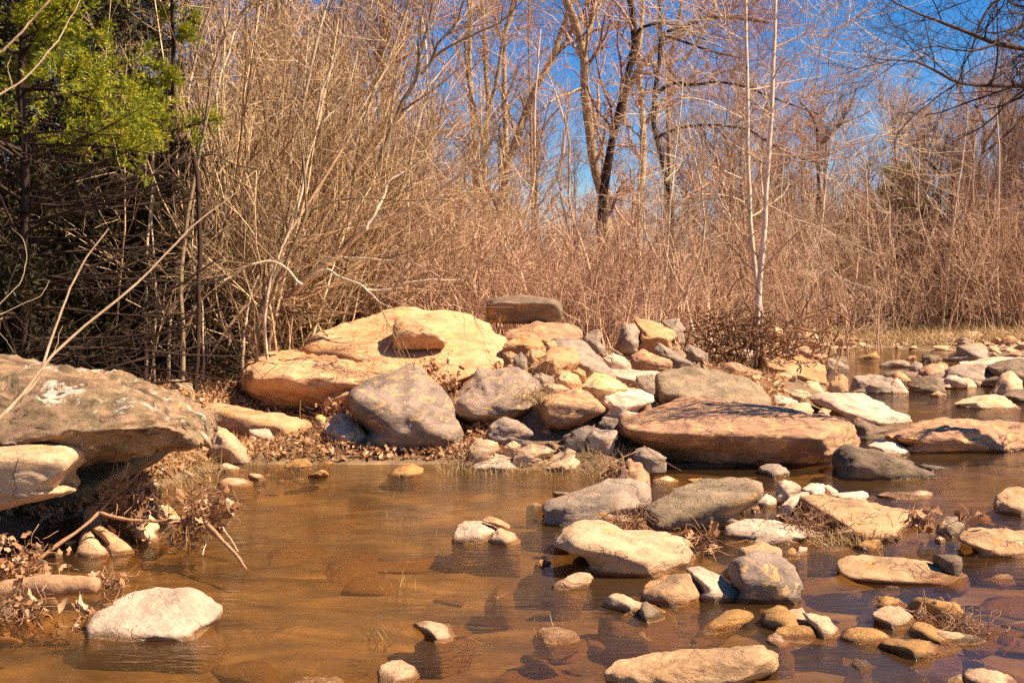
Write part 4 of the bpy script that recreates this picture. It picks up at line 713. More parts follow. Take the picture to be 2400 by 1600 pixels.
stone_stuff('gravel', 'peach gravel of the bar and spit across the back channel', 1500, px_region(1860, 2450, 758, 832), 0.05, 0.20, 'cream')
stone_stuff('shore_rubble', 'muddy stones and silt lumps at the left pool edge', 260, px_region(340, 760, 1010, 1110), 0.02, 0.10, 'amber')
stone_stuff('rubble', 'small rubble between the boulders of the bank', 420, px_region(1120, 1950, 780, 1040), 0.02, 0.07, 'tan')
# ------------------------------------------------------------------ trees and shrubs
def jt(n, lo=-0.25, hi=0.25): return rng.uniform(lo, hi, n)
def trunk_mesh(lines, K=16, sides=8, wob=0.012):
    """lines: list of (polyline world, r0, r1)"""
    P = np.array([resample(l, K) + np.cumsum(rng.normal(0, wob, (K, 3)), 0) * np.array([1, 1, .3]) * np.r_[0, np.ones(K - 1)][:, None] for l, _, _ in lines])
    Rr = np.array([np.linspace(a, b, K) * (1 + 0.06 * rng.normal(size=K)) for _, a, b in lines]); Rr[:, 0] *= 1.12
    return P, Rr
def traced_tree(name, label, lines, mat, tmat=None, levels=(), cat='tree', group=None, rscale=1.0, tip_taper=1.0, wob=0.01, K=16, tn='trunk', cn='crown', tint=0.0):
    """lines: (crop, pts, Y0, Y1, w0, w1) with w = width in crop pixels"""
    ls = []
    for c, pts, Y0, Y1, w0, w1 in lines:
        s = CROPS[c][2]; ls.append((line(c, pts, Y0, Y1), w0 / s / FPX * Y0 / 2 * rscale, w1 / s / FPX * Y1 / 2 * rscale))
    p0 = ls[0][0][0]; zt = tz(p0[0], p0[1])
    if p0[2] > zt + 0.02 and cat != 'twig' and p0[1] > 8: ls[0] = (np.vstack([[p0[0] - 0.02, p0[1], zt - 0.1], ls[0][0]]), ls[0][1] * 1.1, ls[0][2])
    base = ls[0][0][0]; root = empty(name, base); props(root, label, cat, group)
    P, Rr = trunk_mesh(ls, K=K, wob=wob); V, F, t = tubes(P, Rr, 8, np.full(len(P), tint)); mesh_obj(tn, V - base, F, BM[mat], root, tint=t)
    cur = (P, Rr); parts = []
    for lv in levels:
        lv = dict(lv); cur = spawn(cur[0], cur[1], **lv); parts.append(tubes(cur[0], cur[1], 4 if len(parts) == 0 else 3, rng.uniform(-0.3, 0.4, len(cur[0]))))
    if parts:
        V, F, t = merge(parts); mesh_obj(cn, V - base, F, BM[tmat or mat], root, tint=t)
    return root
def lv(n, ln, ang, up=0.1, wob=0.12, K=6, t0=0.15, t1=0.97, rr=0.55, rmin=0.003, bias=(0, 0, 0), **k):
    return dict(n=n, t0=t0, t1=t1, ln=ln, ang=ang, up=up, wob=wob, K=K, rr=rr, rmin=rmin, bias=bias, **k)
CENT = (lv(9, 2.6, 45, 0.12, 0.22, 7, 0.2, rr=0.42, rmin=0.012), lv(7, 1.3, 42, 0.06, 0.22, 6, rr=0.5, rmin=0.006), lv(6, 0.75, 40, 0.05, 0.2, 5, rr=0.5, rmin=0.0045))
T = traced_tree
T('bare_tree', 'dark brown forked tree, leftmost of the tall trees in the middle, with two close trunks', [('R', [(470, 1560), (490, 1100), (512, 800), (490, 600), (480, 250), (450, -80)], 29, 30, 62, 30), ('R', [(480, 1200), (400, 900), (330, 600), (300, 350), (330, 100), (300, -80)], 29, 29, 40, 20), ('R', [(490, 1000), (560, 700), (600, 420), (640, 200), (700, -60)], 29, 28.5, 34, 16)], 'tree', 'red', CENT)
T('bare_tree', 'pale tan straight tree between the dark forked tree and the leaning mossy one', [('R', [(660, 1560), (650, 1000), (640, 800), (645, 600), (640, 300), (720, 60), (740, -80)], 33, 33, 58, 36), ('R', [(640, 420), (570, 200), (520, -60)], 33, 33, 26, 12)], 'tree', 'red', CENT, tint=0.35)
T('bare_tree', 'mossy tree leaning strongly to the right, crossed by blue sky gaps', [('R', [(640, 1500), (760, 1100), (870, 780), (940, 650), (1040, 480), (1100, 300), (1160, 130), (1230, -80)], 30, 31, 70, 42), ('R', [(1060, 430), (1210, 240), (1300, 90), (1380, -60)], 31, 31, 34, 20)], 'tree', 'olive', CENT, tint=0.2)
T('bare_tree', 'tall crooked tree in the middle whose trunk bends left at the top', [('R', [(1430, 1620), (1370, 1400), (1335, 1150), (1305, 900), (1290, 700), (1290, 500), (1270, 380), (1215, 180), (1120, -40)], 30, 30, 84, 62), ('R', [(1290, 450), (1335, 260), (1370, 60), (1385, -80)], 30, 31, 46, 32), ('R', [(1265, 720), (1180, 760), (1060, 800), (960, 880)], 30, 28, 30, 10)], 'tree', 'red', CENT, tint=0.15)
T('bare_tree', 'nearly black slender tree with a long arching side limb near the top', [('R', [(1440, 1620), (1480, 1320), (1510, 1150), (1565, 950), (1592, 780), (1650, 550), (1685, 400), (1680, 150), (1640, -80)], 28, 28, 74, 50), ('R', [(1690, 330), (1740, 240), (1830, 200), (1940, 185), (2060, 225), (2300, 330)], 28, 27, 30, 14)], 'darkb', 'red', CENT)
T('bare_tree', 'pale mottled tree with a stout limb sweeping up to the right', [('R', [(1740, 1620), (1765, 1350), (1770, 1200), (1762, 950), (1760, 750), (1740, 560), (1760, 300), (1780, -60)], 31, 32, 76, 30), ('R', [(1600, 1000), (1625, 800), (1690, 650), (1790, 500), (1880, 400), (1980, 310), (2110, 230), (2300, 120)], 31, 30, 62, 30), ('R', [(1800, 1000), (1850, 900), (1990, 780), (2150, 640), (2300, 540)], 31, 29, 34, 14)], 'tree', 'red', CENT, tint=0.35)
T('bare_tree', 'slim grey tree between the leaning mossy tree and the crooked one', [('R', [(860, 1560), (850, 1000), (840, 600), (830, 300), (845, -80)], 34, 34, 26, 18)], 'tree', 'red', CENT[:2])
T('bare_tree', 'dark-limbed tree behind the pale saplings with thick horizontal boughs', [('R', [(1960, 1560), (1900, 1250), (1850, 1000), (1880, 700), (1920, 400), (1900, -60)], 27, 29, 50, 30), ('S', [(-175, 640), (-60, 575), (60, 590), (200, 570), (420, 600), (600, 670), (760, 730), (950, 790)], 27, 26, 26, 8), ('S', [(-195, 960), (-60, 890), (120, 860), (270, 862), (420, 885), (600, 990), (800, 1085), (1000, 1130)], 27, 26, 24, 7), ('S', [(-153, 250), (-60, 200), (60, 170), (150, 130), (280, 120), (420, 135), (600, 160)], 27, 26.5, 30, 10), ('S', [(-155, 240), (-40, 275), (120, 330), (260, 370), (400, 400)], 27, 26.5, 20, 8)], 'darkb', 'red', CENT)
T('bare_tree', 'pale grey upright tree far left of the dark forked tree', [('R', [(385, 1600), (365, 900), (352, 400), (368, -80)], 34, 34, 46, 34), ('R', [(362, 700), (280, 450), (230, 150), (215, -80)], 34, 34, 26, 12)], 'tree', 'red', CENT[:2], tint=0.3)
T('bare_tree', 'dark forked tree rising behind the left shrubs toward the top edge', [('Q', [(1500, 1568), (1480, 1100), (1440, 700), (1455, 400), (1400, 100), (1410, -80)], 27, 27, 42, 22), ('Q', [(1445, 600), (1560, 350), (1640, 120), (1660, -80)], 27, 27, 26, 12)], 'darkb', 'red', CENT[:2])
T('bare_tree', 'brown tree with a spreading fork between the mottled tree and the pale pair', [('R', [(2010, 1600), (1990, 1200), (1980, 800), (2020, 420), (2080, 100), (2100, -80)], 33, 33, 44, 26), ('S', [(-10, 600), (-120, 400), (-160, 150), (-150, -60)], 33, 33, 26, 14), ('S', [(20, 420), (120, 250), (200, 90), (230, -60)], 33, 33, 22, 12)], 'tree', 'red', CENT[:2], tint=-0.2)
SYC = (lv(9, 2.3, 52, 0.10, 0.10, 8, 0.25, rr=0.34, rmin=0.009), lv(6, 0.9, 38, 0.05, 0.12, 6, rr=0.5, rmin=0.005), lv(3, 0.5, 38, 0.04, 0.15, 4, rr=0.5, rmin=0.004))
T('sycamore_sapling', 'straight pale sapling, left of the pair rising above the root mat', [('S', [(540, 2180), (500, 1900), (480, 1640), (462, 1450), (452, 1250), (440, 1000), (438, 700), (430, 400), (428, 100), (430, -90)], 21, 21, 36, 24), ('S', [(425, 1240), (300, 1180), (150, 1130), (0, 1100), (-130, 1060)], 21, 20, 16, 6), ('S', [(420, 820), (300, 760), (150, 700), (-20, 680)], 21, 20, 14, 5), ('S', [(440, 1400), (330, 1355), (150, 1340), (0, 1340)], 21, 20, 9, 4), ('S', [(430, 215), (370, 170), (280, 100), (220, -20)], 21, 21, 11, 5), ('S', [(435, 430), (360, 350), (290, 230), (250, 130)], 21, 21, 9, 4)], 'syc', 'pale', SYC, cat='sapling', tint=0.25, rscale=0.95)
T('sycamore_sapling', 'straight pale sapling, right of the pair, wider at the base', [('S', [(520, 2160), (540, 1900), (575, 1600), (592, 1400), (598, 1150), (608, 1000), (622, 800), (630, 400), (640, 150), (648, -90)], 20.6, 20.6, 46, 24), ('S', [(610, 1150), (720, 1120), (860, 1105), (1000, 1100), (1200, 1075), (1420, 1060)], 20.6, 19, 12, 5), ('S', [(605, 1060), (800, 1070), (1000, 1035), (1200, 990), (1400, 960), (1560, 930)], 20.6, 18, 11, 4), ('S', [(630, 720), (760, 690), (880, 660), (1030, 620)], 20.6, 19, 10, 4), ('S', [(640, 490), (760, 400), (900, 300), (1050, 200), (1250, 70), (1350, -20)], 20.6, 19, 12, 5), ('S', [(640, 350), (740, 290), (860, 230), (960, 190)], 20.6, 20, 9, 4), ('S', [(600, 1420), (760, 1500), (900, 1560), (1000, 1580)], 20.6, 20, 8, 4)], 'syc', 'pale', SYC, cat='sapling', tint=0.3, rscale=0.95)
# the overhanging boughs at upper right belong to one tree whose trunk stands outside the frame
OHL = (lv(16, 0.95, 42, 0.03, 0.16, 7, 0.05, rr=0.5, rmin=0.0035), lv(6, 0.5, 42, 0.03, 0.18, 6, rr=0.6, rmin=0.0022), lv(3, 0.26, 40, 0.02, 0.15, 4, rr=0.6, rmin=0.0018))
T('overhanging_tree', 'tree reaching in from the right with dark tangled boughs against the deep blue sky', [('S', [(3300, 3000), (3250, 1500), (3200, 600), (3150, 0), (3100, -400)], 11, 11, 160, 90),
   ('S', [(3150, 420), (2700, 380), (2352, 345), (2150, 310), (1900, 210), (1680, 130), (1500, 70), (1370, -10)], 11, 10, 60, 8), ('S', [(3180, 560), (2700, 590), (2352, 605), (2100, 605), (1950, 590), (1800, 510), (1650, 440), (1400, 425), (1230, 405)], 11, 9.5, 46, 4),
   ('S', [(3150, 100), (2700, 60), (2400, 150), (2200, 255), (2100, 340), (1950, 375), (1750, 340), (1500, 430)], 11, 10, 40, 4), ('S', [(3120, -300), (2600, -250), (2250, -60), (2120, 60), (2060, 200), (2000, 380), (1920, 560), (1840, 640)], 11, 10.3, 40, 4), ('S', [(3120, -200), (2700, -40), (2352, 60), (2200, 30), (2150, -30)], 11, 10.6, 40, 10)], 'darkb', 'darkb', OHL, K=20, tint=0.5)
# leaning shrubs of the left bank
SHL = (lv(9, 1.0, 34, 0.10, 0.10, 7, 0.15, rr=0.5, rmin=0.004), lv(5, 0.6, 34, 0.06, 0.12, 6, rr=0.6, rmin=0.003), lv(3, 0.35, 36, 0.04, 0.12, 4, rr=0.6, rmin=0.0025))
SHs = (lv(7, 0.8, 34, 0.10, 0.10, 6, 0.15, rr=0.5, rmin=0.004), lv(4, 0.45, 34, 0.06, 0.12, 5, rr=0.6, rmin=0.003))
T('leaning_shrub', 'large many-branched shrub leaning right from the left bank with a long pale bough', [('U', [(240, 1400), (300, 1260), (430, 1120), (620, 1000), (760, 840), (880, 750), (1000, 670), (1100, 560), (1205, 465), (1350, 385), (1500, 335), (1650, 250), (1850, 110), (2050, -20), (2200, -140)], 14.3, 12.9, 58, 16),
   ('U', [(1000, 680), (1200, 690), (1400, 712), (1550, 720), (1650, 745), (1820, 860)], 12.8, 12.2, 20, 6), ('U', [(760, 840), (900, 780), (1030, 850), (1200, 935), (1300, 1035), (1410, 1105)], 12.6, 12.1, 26, 8), ('U', [(1200, 938), (1350, 935), (1500, 880), (1700, 850), (1900, 855), (2100, 720), (2352, 570)], 12.3, 12.0, 20, 7),
   ('U', [(1205, 465), (1280, 370), (1340, 240), (1400, 90), (1540, -10), (1700, -120)], 12.9, 13.2, 26, 12), ('U', [(700, 900), (560, 760), (480, 720), (350, 735), (200, 800), (60, 900)], 12.6, 12.4, 26, 9)], 'pale', 'olive', SHL, cat='shrub', K=20, tint=0.3)
T('leaning_shrub', 'dark-stemmed tall shrub whose bough forks into two at the top centre left', [('U', [(380, 1100), (540, 850), (650, 600), (740, 430), (765, 300), (750, 150), (730, 0), (700, -150)], 13.0, 13.2, 34, 16), ('U', [(770, 315), (1000, 240), (1200, 230), (1500, 245), (1900, 250), (2010, 290)], 13.0, 12.6, 16, 6),
   ('Q', [(1330, 1400), (1480, 1000), (1545, 830), (1650, 680), (1705, 540), (1740, 330), (1770, 150), (1800, -60)], 13.8, 13.8, 44, 22), ('Q', [(1700, 600), (1790, 480), (1860, 340), (1960, 230), (2040, 60), (2060, -60)], 13.8, 13.8, 28, 12), ('Q', [(1800, 470), (1950, 370), (2120, 270), (2300, 180), (2420, 60), (2480, -80)], 13.8, 13.4, 22, 12)], 'tree', 'olive', SHL, cat='shrub', K=18, tint=-0.3)
T('leaning_shrub', 'shrub with one long whitish stem rising steeply through the left thicket', [('U', [(470, 780), (560, 560), (640, 330), (700, 150), (722, -20), (760, -220)], 13.0, 13.3, 24, 18), ('Q', [(840, 980), (865, 860), (895, 750), (980, 520), (1065, 250), (1180, 160), (1285, 85), (1330, -60)], 13.3, 13.3, 18, 13), ('Q', [(900, 1000), (1000, 880), (1110, 700), (1150, 570), (1180, 360)], 13.2, 13.2, 15, 8)], 'pale', 'olive', SHs, cat='shrub', tint=0.3)
T('leaning_shrub', 'slender dark tree curving up beside the cedar to the top edge', [('P', [(1500, 1900), (1560, 1500), (1640, 1150), (1700, 900), (1715, 640), (1780, 430), (1850, 280), (1865, 100), (1860, -80)], 12.6, 12.6, 40, 20), ('P', [(1850, 290), (1950, 130), (2090, 20), (2250, -60)], 12.6, 12.6, 22, 14), ('P', [(1770, 450), (1770, 250), (1700, 60), (1680, -60)], 12.6, 12.6, 12, 8)], 'tree', 'olive', SHs, cat='tree', tint=0.0)
T('broken_snag', 'short dark broken stem with white splintered twigs at its top', [('T', [(1595, 700), (1590, 400), (1585, 150), (1575, -50), (1560, -100)], 12.2, 12.2, 34, 40), ('P', [(1600, 1180), (1615, 1270), (1740, 1260), (1850, 1320), (1960, 1360), (2100, 1375)], 12.1, 12.1, 12, 8), ('P', [(1610, 1280), (1650, 1370), (1715, 1490)], 12.1, 12.1, 9, 4)], 'darkb', None, (), cat='snag', tint=0.1)
stems = [([(1190, 1480), (1180, 1100), (1190, 700), (1220, 380), (1255, 0), (1250, -300)], 32, 'pale upright stem at the left edge of the thicket, left of its near twin'), ([(1270, 1420), (1300, 1050), (1290, 700), (1270, 400), (1300, 100)], 24, 'pale upright stem just right of its taller twin by the dark cedar'), ([(1400, 1440), (1405, 1300), (1410, 1140), (1480, 1000), (1600, 870), (1800, 700)], 28, 'short stout pale stem bending right above the leaf litter'), ([(1660, 1320), (1650, 1100), (1605, 850), (1585, 600), (1590, 400), (1610, 240)], 16, 'thin whitish curved stem in front of the broken snag'), ([(950, 1420), (1200, 1300), (1320, 1230), (1430, 1110), (1480, 1000), (1560, 860), (1750, 620)], 16, 'low brown bough crossing the leaf litter and rising right'), ([(1990, 1400), (2010, 1250), (2060, 1050), (2140, 850)], 32, 'stout pale stump-like stem near the big shrub base')]
for p, wd, lb in stems: T('bare_sapling', lb, [('T', p, 13.2, 13.4, wd, wd * 0.5)], 'pale', 'olive', (lv(6, 0.6, 40, 0.08, 0.14, 6, rr=0.4, rmin=0.003), lv(3, 0.3, 38, 0.05, 0.14, 5, rr=0.6, rmin=0.002)), cat='sapling', wob=0.008, tint=0.1)
T('bare_tree', 'dark forked tree in the far wood at the right, its fork against the sky', [('S', [(2030, 1700), (2035, 1300), (2040, 1150), (2080, 1000), (2085, 870), (2060, 800), (2020, 720)], 48, 48, 44, 14), ('S', [(2080, 1000), (2120, 930), (2165, 850), (2170, 760), (2200, 680)], 48, 48, 28, 10), ('S', [(2060, 1060), (2160, 990), (2260, 900), (2350, 800)], 48, 47, 18, 8)], 'darkb', 'far', CENT)
T('bare_tree', 'dark tree in the far wood just left of the gap of pale sky', [('S', [(930, 1700), (930, 1200), (925, 1000), (920, 880), (870, 780), (800, 700)], 46, 46, 44, 14), ('S', [(935, 1000), (1010, 930), (1100, 830), (1150, 730), (1200, 600)], 46, 46, 28, 10)], 'darkb', 'far', CENT)
T('bare_tree', 'slender dark tree at the right of the gap of pale sky', [('S', [(1780, 1700), (1775, 1350), (1780, 1200), (1800, 1060), (1830, 940)], 47, 47, 36, 14), ('S', [(1780, 1200), (1700, 1110), (1620, 1030), (1560, 960)], 47, 46, 22, 8), ('S', [(1800, 1210), (1860, 1190), (1910, 1165)], 47, 47, 20, 8)], 'darkb', 'far', CENT)
SAP = (lv(9, 1.3, 42, 0.10, 0.14, 7, 0.25, rr=0.42, rmin=0.006), lv(5, 0.6, 40, 0.06, 0.14, 5, rr=0.5, rmin=0.004), lv(3, 0.35, 40, 0.04, 0.14, 4, rr=0.6, rmin=0.003))
spl = [(395, 15.5, 5, 0.5, 'by the cedar edge'), (470, 14.2, 4.2, 0.3, 'above the leaf litter left of the peach boulder'), (610, 15.8, 5.6, 0.9, 'rising behind the left end of the peach boulder'), (735, 16.4, 5.5, 1.3, 'leaning right behind the peach boulder'), (905, 16.6, 4.6, 0.8, 'above the orange perched block'), (1010, 18.5, 5.4, -0.3, 'just left of the dark perched slab'), (1190, 20.5, 5.6, 0.4, 'behind the dark perched slab'), (1340, 22.0, 5.2, -0.5, 'in the reddish thicket, below the crooked tree'), (1500, 23.0, 5.5, 0.5, 'in the reddish thicket, above the brown and orange boulder'), (1615, 22.5, 4.6, -0.4, 'left of the pale pair of saplings'), (1860, 40.0, 8.0, 0.8, 'across the channel, right of the pale pair'), (2010, 43.0, 7.5, -0.6, 'across the channel near its middle'), (2160, 43.0, 8.5, 0.7, 'across the channel above the gravel bar'), (2300, 42.0, 8.5, -0.4, 'across the channel at the far right')]
for sx, Y, h, ln_, lb in spl:
    x = (sx / 0.98 - CX) / FPX * Y; z = tz(x, Y); r = h * 0.0075; base = np.array([x, Y, z]); root = empty('bare_sapling', base); props(root, 'pale slender sapling ' + lb, 'sapling', 'pale saplings in the thicket')
    kk = rng.normal(0, 0.12, (5, 3)) * np.array([1, 1, 0]); kk[0] = 0; A0 = np.array([[0, 0, -0.1], [ln_ * 0.15, 0, h * .25], [ln_ * 0.4, 0, h * .5], [ln_ * 0.75, 0, h * .78], [ln_ * 1.2, 0, h]]) + kk; A1 = np.array([A0[1], A0[1] + [-0.35 * h * .3, 0, h * .25], A0[1] + [-0.3 * h * .35, 0, h * .6]]); P, Rr = trunk_mesh([(A0, r, r * .35), (A1, r * .6, r * .25)], K=16, wob=0.015)
    V, F, t = tubes(P, Rr, 7, np.full(2, 0.2)); mesh_obj('trunk', V, F, BM['pale'], root, tint=t); cur = (P, Rr); parts = []
    for L_ in SAP: L_ = dict(L_); L_['ln'] *= h / 5.0; cur = spawn(cur[0], cur[1], **L_); parts.append(tubes(cur[0], cur[1], 3, rng.uniform(-0.3, 0.5, len(cur[0]))))
    V, F, t = merge(parts); mesh_obj('crown', V, F, BM['red' if sx > 950 else 'olive'], root, tint=t)
# near twigs at the left edge
NT = [('O', [(-60, 1010), (0, 955), (60, 890), (110, 820), (170, 765), (250, 700), (320, 640), (390, 570), (450, 510), (545, 440)], 4.3, 5.2, 9, 3, 'long thin pale twig slanting across the left boulder up to the right'),
      ('O', [(30, 930), (80, 880), (110, 790), (140, 700), (180, 610), (240, 525)], 4.5, 4.9, 8, 3, 'straight pale twig with a bud at its tip, in front of the dark cedar hollow'),
      ('P', [(-150, 830), (0, 765), (130, 690), (250, 580), (350, 460), (450, 330), (550, 170), (660, -30)], 3.6, 3.9, 17, 9, 'near pale bough crossing the cedar foliage, lower of the two'),
      ('P', [(-150, 540), (0, 435), (150, 295), (270, 170), (420, -20)], 3.4, 3.5, 22, 16, 'near brown bough crossing the cedar foliage, upper of the two'),
      ('T', [(-60, 1150), (60, 1030), (170, 930), (215, 750), (200, 580), (115, 475)], 4.6, 4.8, 9, 4, 'curling thin twig like a hook in front of the dark hollow at the far left'),
      ('T', [(-60, 1190), (20, 1165), (180, 1090), (370, 1000), (445, 890)], 4.6, 4.8, 8, 4, 'thin twig curving up to the right beneath the hooked one'),
      ('T', [(-40, 1230), (10, 1200), (0, 1290), (60, 1370), (120, 1480)], 4.7, 4.8, 8, 4, 'short looping twig dropping to the top of the lichened boulder'),
      ('A', [(330, 400), (420, 290), (510, 160), (560, 60), (600, -60)], 4.6, 4.8, 8, 4, 'thin side twig forking from the long pale one over the boulder'),
      ('P', [(90, 700), (80, 600), (100, 500), (125, 455)], 3.6, 3.6, 12, 6, 'little white upturned twig on the lower near bough')]
for c, p, Y0, Y1, w0, w1, lb in NT: T('twig', lb, [(c, p, Y0, Y1, w0, w1)], 'pale', None, (), cat='twig', wob=0.002, K=18, tint=-0.25, tn='stem')
# ------------------------------------------------------------------ thicket masses
def clump(n, h, lean, leanv, r, mats=None, n1=6, n2=4, spread=1.2, K=7, l1=0.35, l2=0.2, wob=0.05, up=0.10, rmin=0.0035, ang=28):
    """returns tube arrays of one proto brush patch (n stems)"""
    b = np.c_[rng.uniform(-spread, spread, n), rng.uniform(-spread, spread, n), np.full(n, -0.1)]
    a = rng.normal(lean, leanv, n); az = rng.normal(0, 1.0, n)
    D = np.c_[np.sin(a) * np.cos(az * 0.7), np.sin(a) * np.sin(az) * 0.6, np.cos(a)]; L = h * rng.uniform(0.45, 1.1, n); P = np.empty((n, K, 3)); P[:, 0] = b
    for j in range(1, K):
        D = D + rng.normal(0, wob, (n, 3)); D /= np.linalg.norm(D, axis=1, keepdims=True); P[:, j] = P[:, j - 1] + D * (L / (K - 1))[:, None]
    Rr = (r * rng.uniform(0.5, 1.4, n))[:, None] * np.linspace(1, 0.3, K)
    out = [(P, Rr)]
    if n1: c1 = spawn(P, Rr, n1, 0.15, 0.97, L * l1, ang, up, 0.10, 5, 0.5, 0.4, rmin); out.append(c1)
    if n1 and n2: c2 = spawn(c1[0], c1[1], n2, 0.1, 0.95, np.repeat(L * l2, n1), ang + 4, up * 0.6, 0.12, 4, 0.6, 0.5, rmin * 0.8); out.append(c2)
    parts = [tubes(p, q, 3, rng.choice([-0.5, -0.3, -0.1, 0.05, 0.2, 0.4, 0.6, 0.9], len(p)) + rng.normal(0, 0.06, len(p))) for p, q in out]; return merge(parts)
def mass(name, label, protos, spots, mat, kind='stuff', scale=(0.8, 1.25)):
    parts = []
    for i, (x, y, z) in enumerate(spots):
        V, F, t = protos[int(rng.integers(len(protos)))]; a = rng.uniform(-0.5, 0.5) + (math.pi if (rng.random() < 0.25) else 0); s = rng.uniform(*scale); c, sn = math.cos(a), math.sin(a)
        Vr = np.c_[V[:, 0] * c - V[:, 1] * sn, V[:, 0] * sn + V[:, 1] * c, V[:, 2]] * s + np.array([x, y, z]); parts.append((Vr, F, t + rng.uniform(-0.2, 0.2)))
    V, F, t = merge(parts); o = mesh_obj(name, V, F, BM[mat], tint=t); props(o, label, None, None, kind); return o
def spots(n, x0, x1, Y0, Y1, fn=None):
    """x given as display pixels of the overview"""
    o = []
    while len(o) < n:
        Y = rng.uniform(Y0, Y1); x = (rng.uniform(x0, x1) / 0.98 - CX) / FPX * Y
        if fn and not fn(x, Y): continue
        o.append((x, Y, tz(x, Y)))
    return o
PA = [clump(22, 4.7, 0.25, 0.36, 0.017, n1=8, n2=5, spread=0.9, l1=0.30, l2=0.15, wob=0.10, up=0.03, ang=42) for _ in range(3)]
mass('thicket', 'tangled olive-brown thicket of leaning stems on the left bank', PA, spots(35, 330, 930, 14.0, 19.5, lambda x, y: not (x > -3.2 and y < 15.9) and bank_d(np.array(x), np.array(y)) > 1.5), 'olive')
PB = [clump(26, 2.3, 0.0, 0.34, 0.010, n1=6, n2=4, spread=1.1, l1=0.36, l2=0.2, up=0.06, wob=0.12, ang=38) for _ in range(3)]
mass('red_thicket', 'reddish thicket of thin upright canes behind the boulder pile', PB, spots(74, 780, 1760, 16.8, 30.0, lambda x, y: bank_d(np.array(x), np.array(y)) > 3.2), 'red')
PC = [clump(22, 4.8, 0.0, 0.32, 0.024, n1=8, n2=5, spread=2.0, l1=0.30, l2=0.16, rmin=0.008, up=0.05, wob=0.10, ang=42) for _ in range(3)]
mass('far_thicket', 'dense brown wood edge of bare brush beyond the gravel bar', PC, spots(110, 1500, 2600, 42, 58), 'far')
mass('back_thicket', 'bare brush filling the wood behind the left and middle thickets', PC, spots(60, 200, 1900, 33, 46), 'far', scale=(0.6, 0.9))
# ------------------------------------------------------------------ the wood behind: single bare trees, copied
def bare_proto(h, r, k, mat, dense=1.0, label=''):
    root = empty('woodland_tree'); z = np.linspace(0, 1, 5); px = np.cumsum(rng.normal(0, 0.25, 5)); py = np.cumsum(rng.normal(0, 0.25, 5)); P0 = np.c_[px - px[0], py - py[0], z * h * 0.85 - 0.2]
    P = resample(P0, 12)[None]; Rr = np.linspace(r, r * 0.25, 12)[None]; V, F, t = tubes(P, Rr, 7, np.array([0.1])); mesh_obj('trunk', V, F, BM['tree'], root, tint=t)
    c1 = spawn(P, Rr, int(15 * dense), 0.22, 0.98, h * 0.36, 40, 0.22, 0.16, 8, 0.5, 0.3, 0.02); c2 = spawn(c1[0], c1[1], 8, 0.1, 0.97, h * 0.15, 38, 0.15, 0.16, 6, 0.5, 0.4, 0.012); c3 = spawn(c2[0], c2[1], 7, 0.1, 0.97, h * 0.075, 36, 0.12, 0.14, 4, 0.6, 0.5, 0.008)
    V, F, t = merge([tubes(a, b, 3, rng.uniform(-0.3, 0.4, len(a))) for a, b in (c1, c2, c3)]); mesh_obj('crown', V, F, BM[mat], root, tint=t); return root
FT = [bare_proto(11.5, 0.16, 0, 'far', 1.6), bare_proto(10.5, 0.20, 1, 'far', 1.5), bare_proto(12.5, 0.17, 2, 'red', 1.6), bare_proto(9.5, 0.13, 3, 'far', 1.5)]
def place_tree(x, y, s, label, group, i):
    src_ = FT[i % 4]
    if not src_.get('used'): o = src_; o['used'] = 1
    else:
        o = src_.copy(); COL.objects.link(o)
        for ch in src_.children: c = ch.copy(); COL.objects.link(c); c.parent = o
    o.location = (x, y, tz(x, y)); o.rotation_euler = (0, 0, rng.uniform(0, 6.28)); o.scale = (s, s, s * rng.uniform(0.9, 1.1)); props(o, label, 'tree', group)
k = 0
for sx in np.linspace(1660, 2560, 30):
    Y = rng.uniform(46, 70); x = (sx / 0.98 - CX) / FPX * Y; hgt = np.interp(sx, [1660, 1850, 2100, 2200, 2352, 2560], [1.0, 0.98, 0.92, 0.85, 1.15, 1.25]); place_tree(x, Y, hgt * rng.uniform(0.9, 1.05), 'bare tree of the brown wood beyond the gravel bar at the right', 'bare trees beyond the gravel bar', k); k += 1
for sx in np.linspace(560, 1700, 13):
    Y = rng.uniform(40, 56); x = (sx / 0.98 - CX) / FPX * Y; place_tree(x, Y, rng.uniform(0.55, 0.85), 'bare tree in the hazy tangle behind the middle thicket', 'bare trees behind the thicket', k); k += 1
LT = ['bare tree deep in the left thicket, ' + q for q in ('leftmost, next to the cedars', 'second from the left', 'third from the left', 'the middle one of its row', 'third from the right', 'second from the right', 'rightmost, above the peach boulder')]
for sx in np.linspace(430, 900, 7):
    Y = rng.uniform(22, 30); x = (sx / 0.98 - CX) / FPX * Y; place_tree(x, Y, rng.uniform(0.7, 0.9), LT[k - 49], 'bare trees of the left thicket', k); k += 1
for o in FT:
    if 'used' in o: del o['used']
for o in bpy.data.objects:
    if 'used' in o: del o['used']
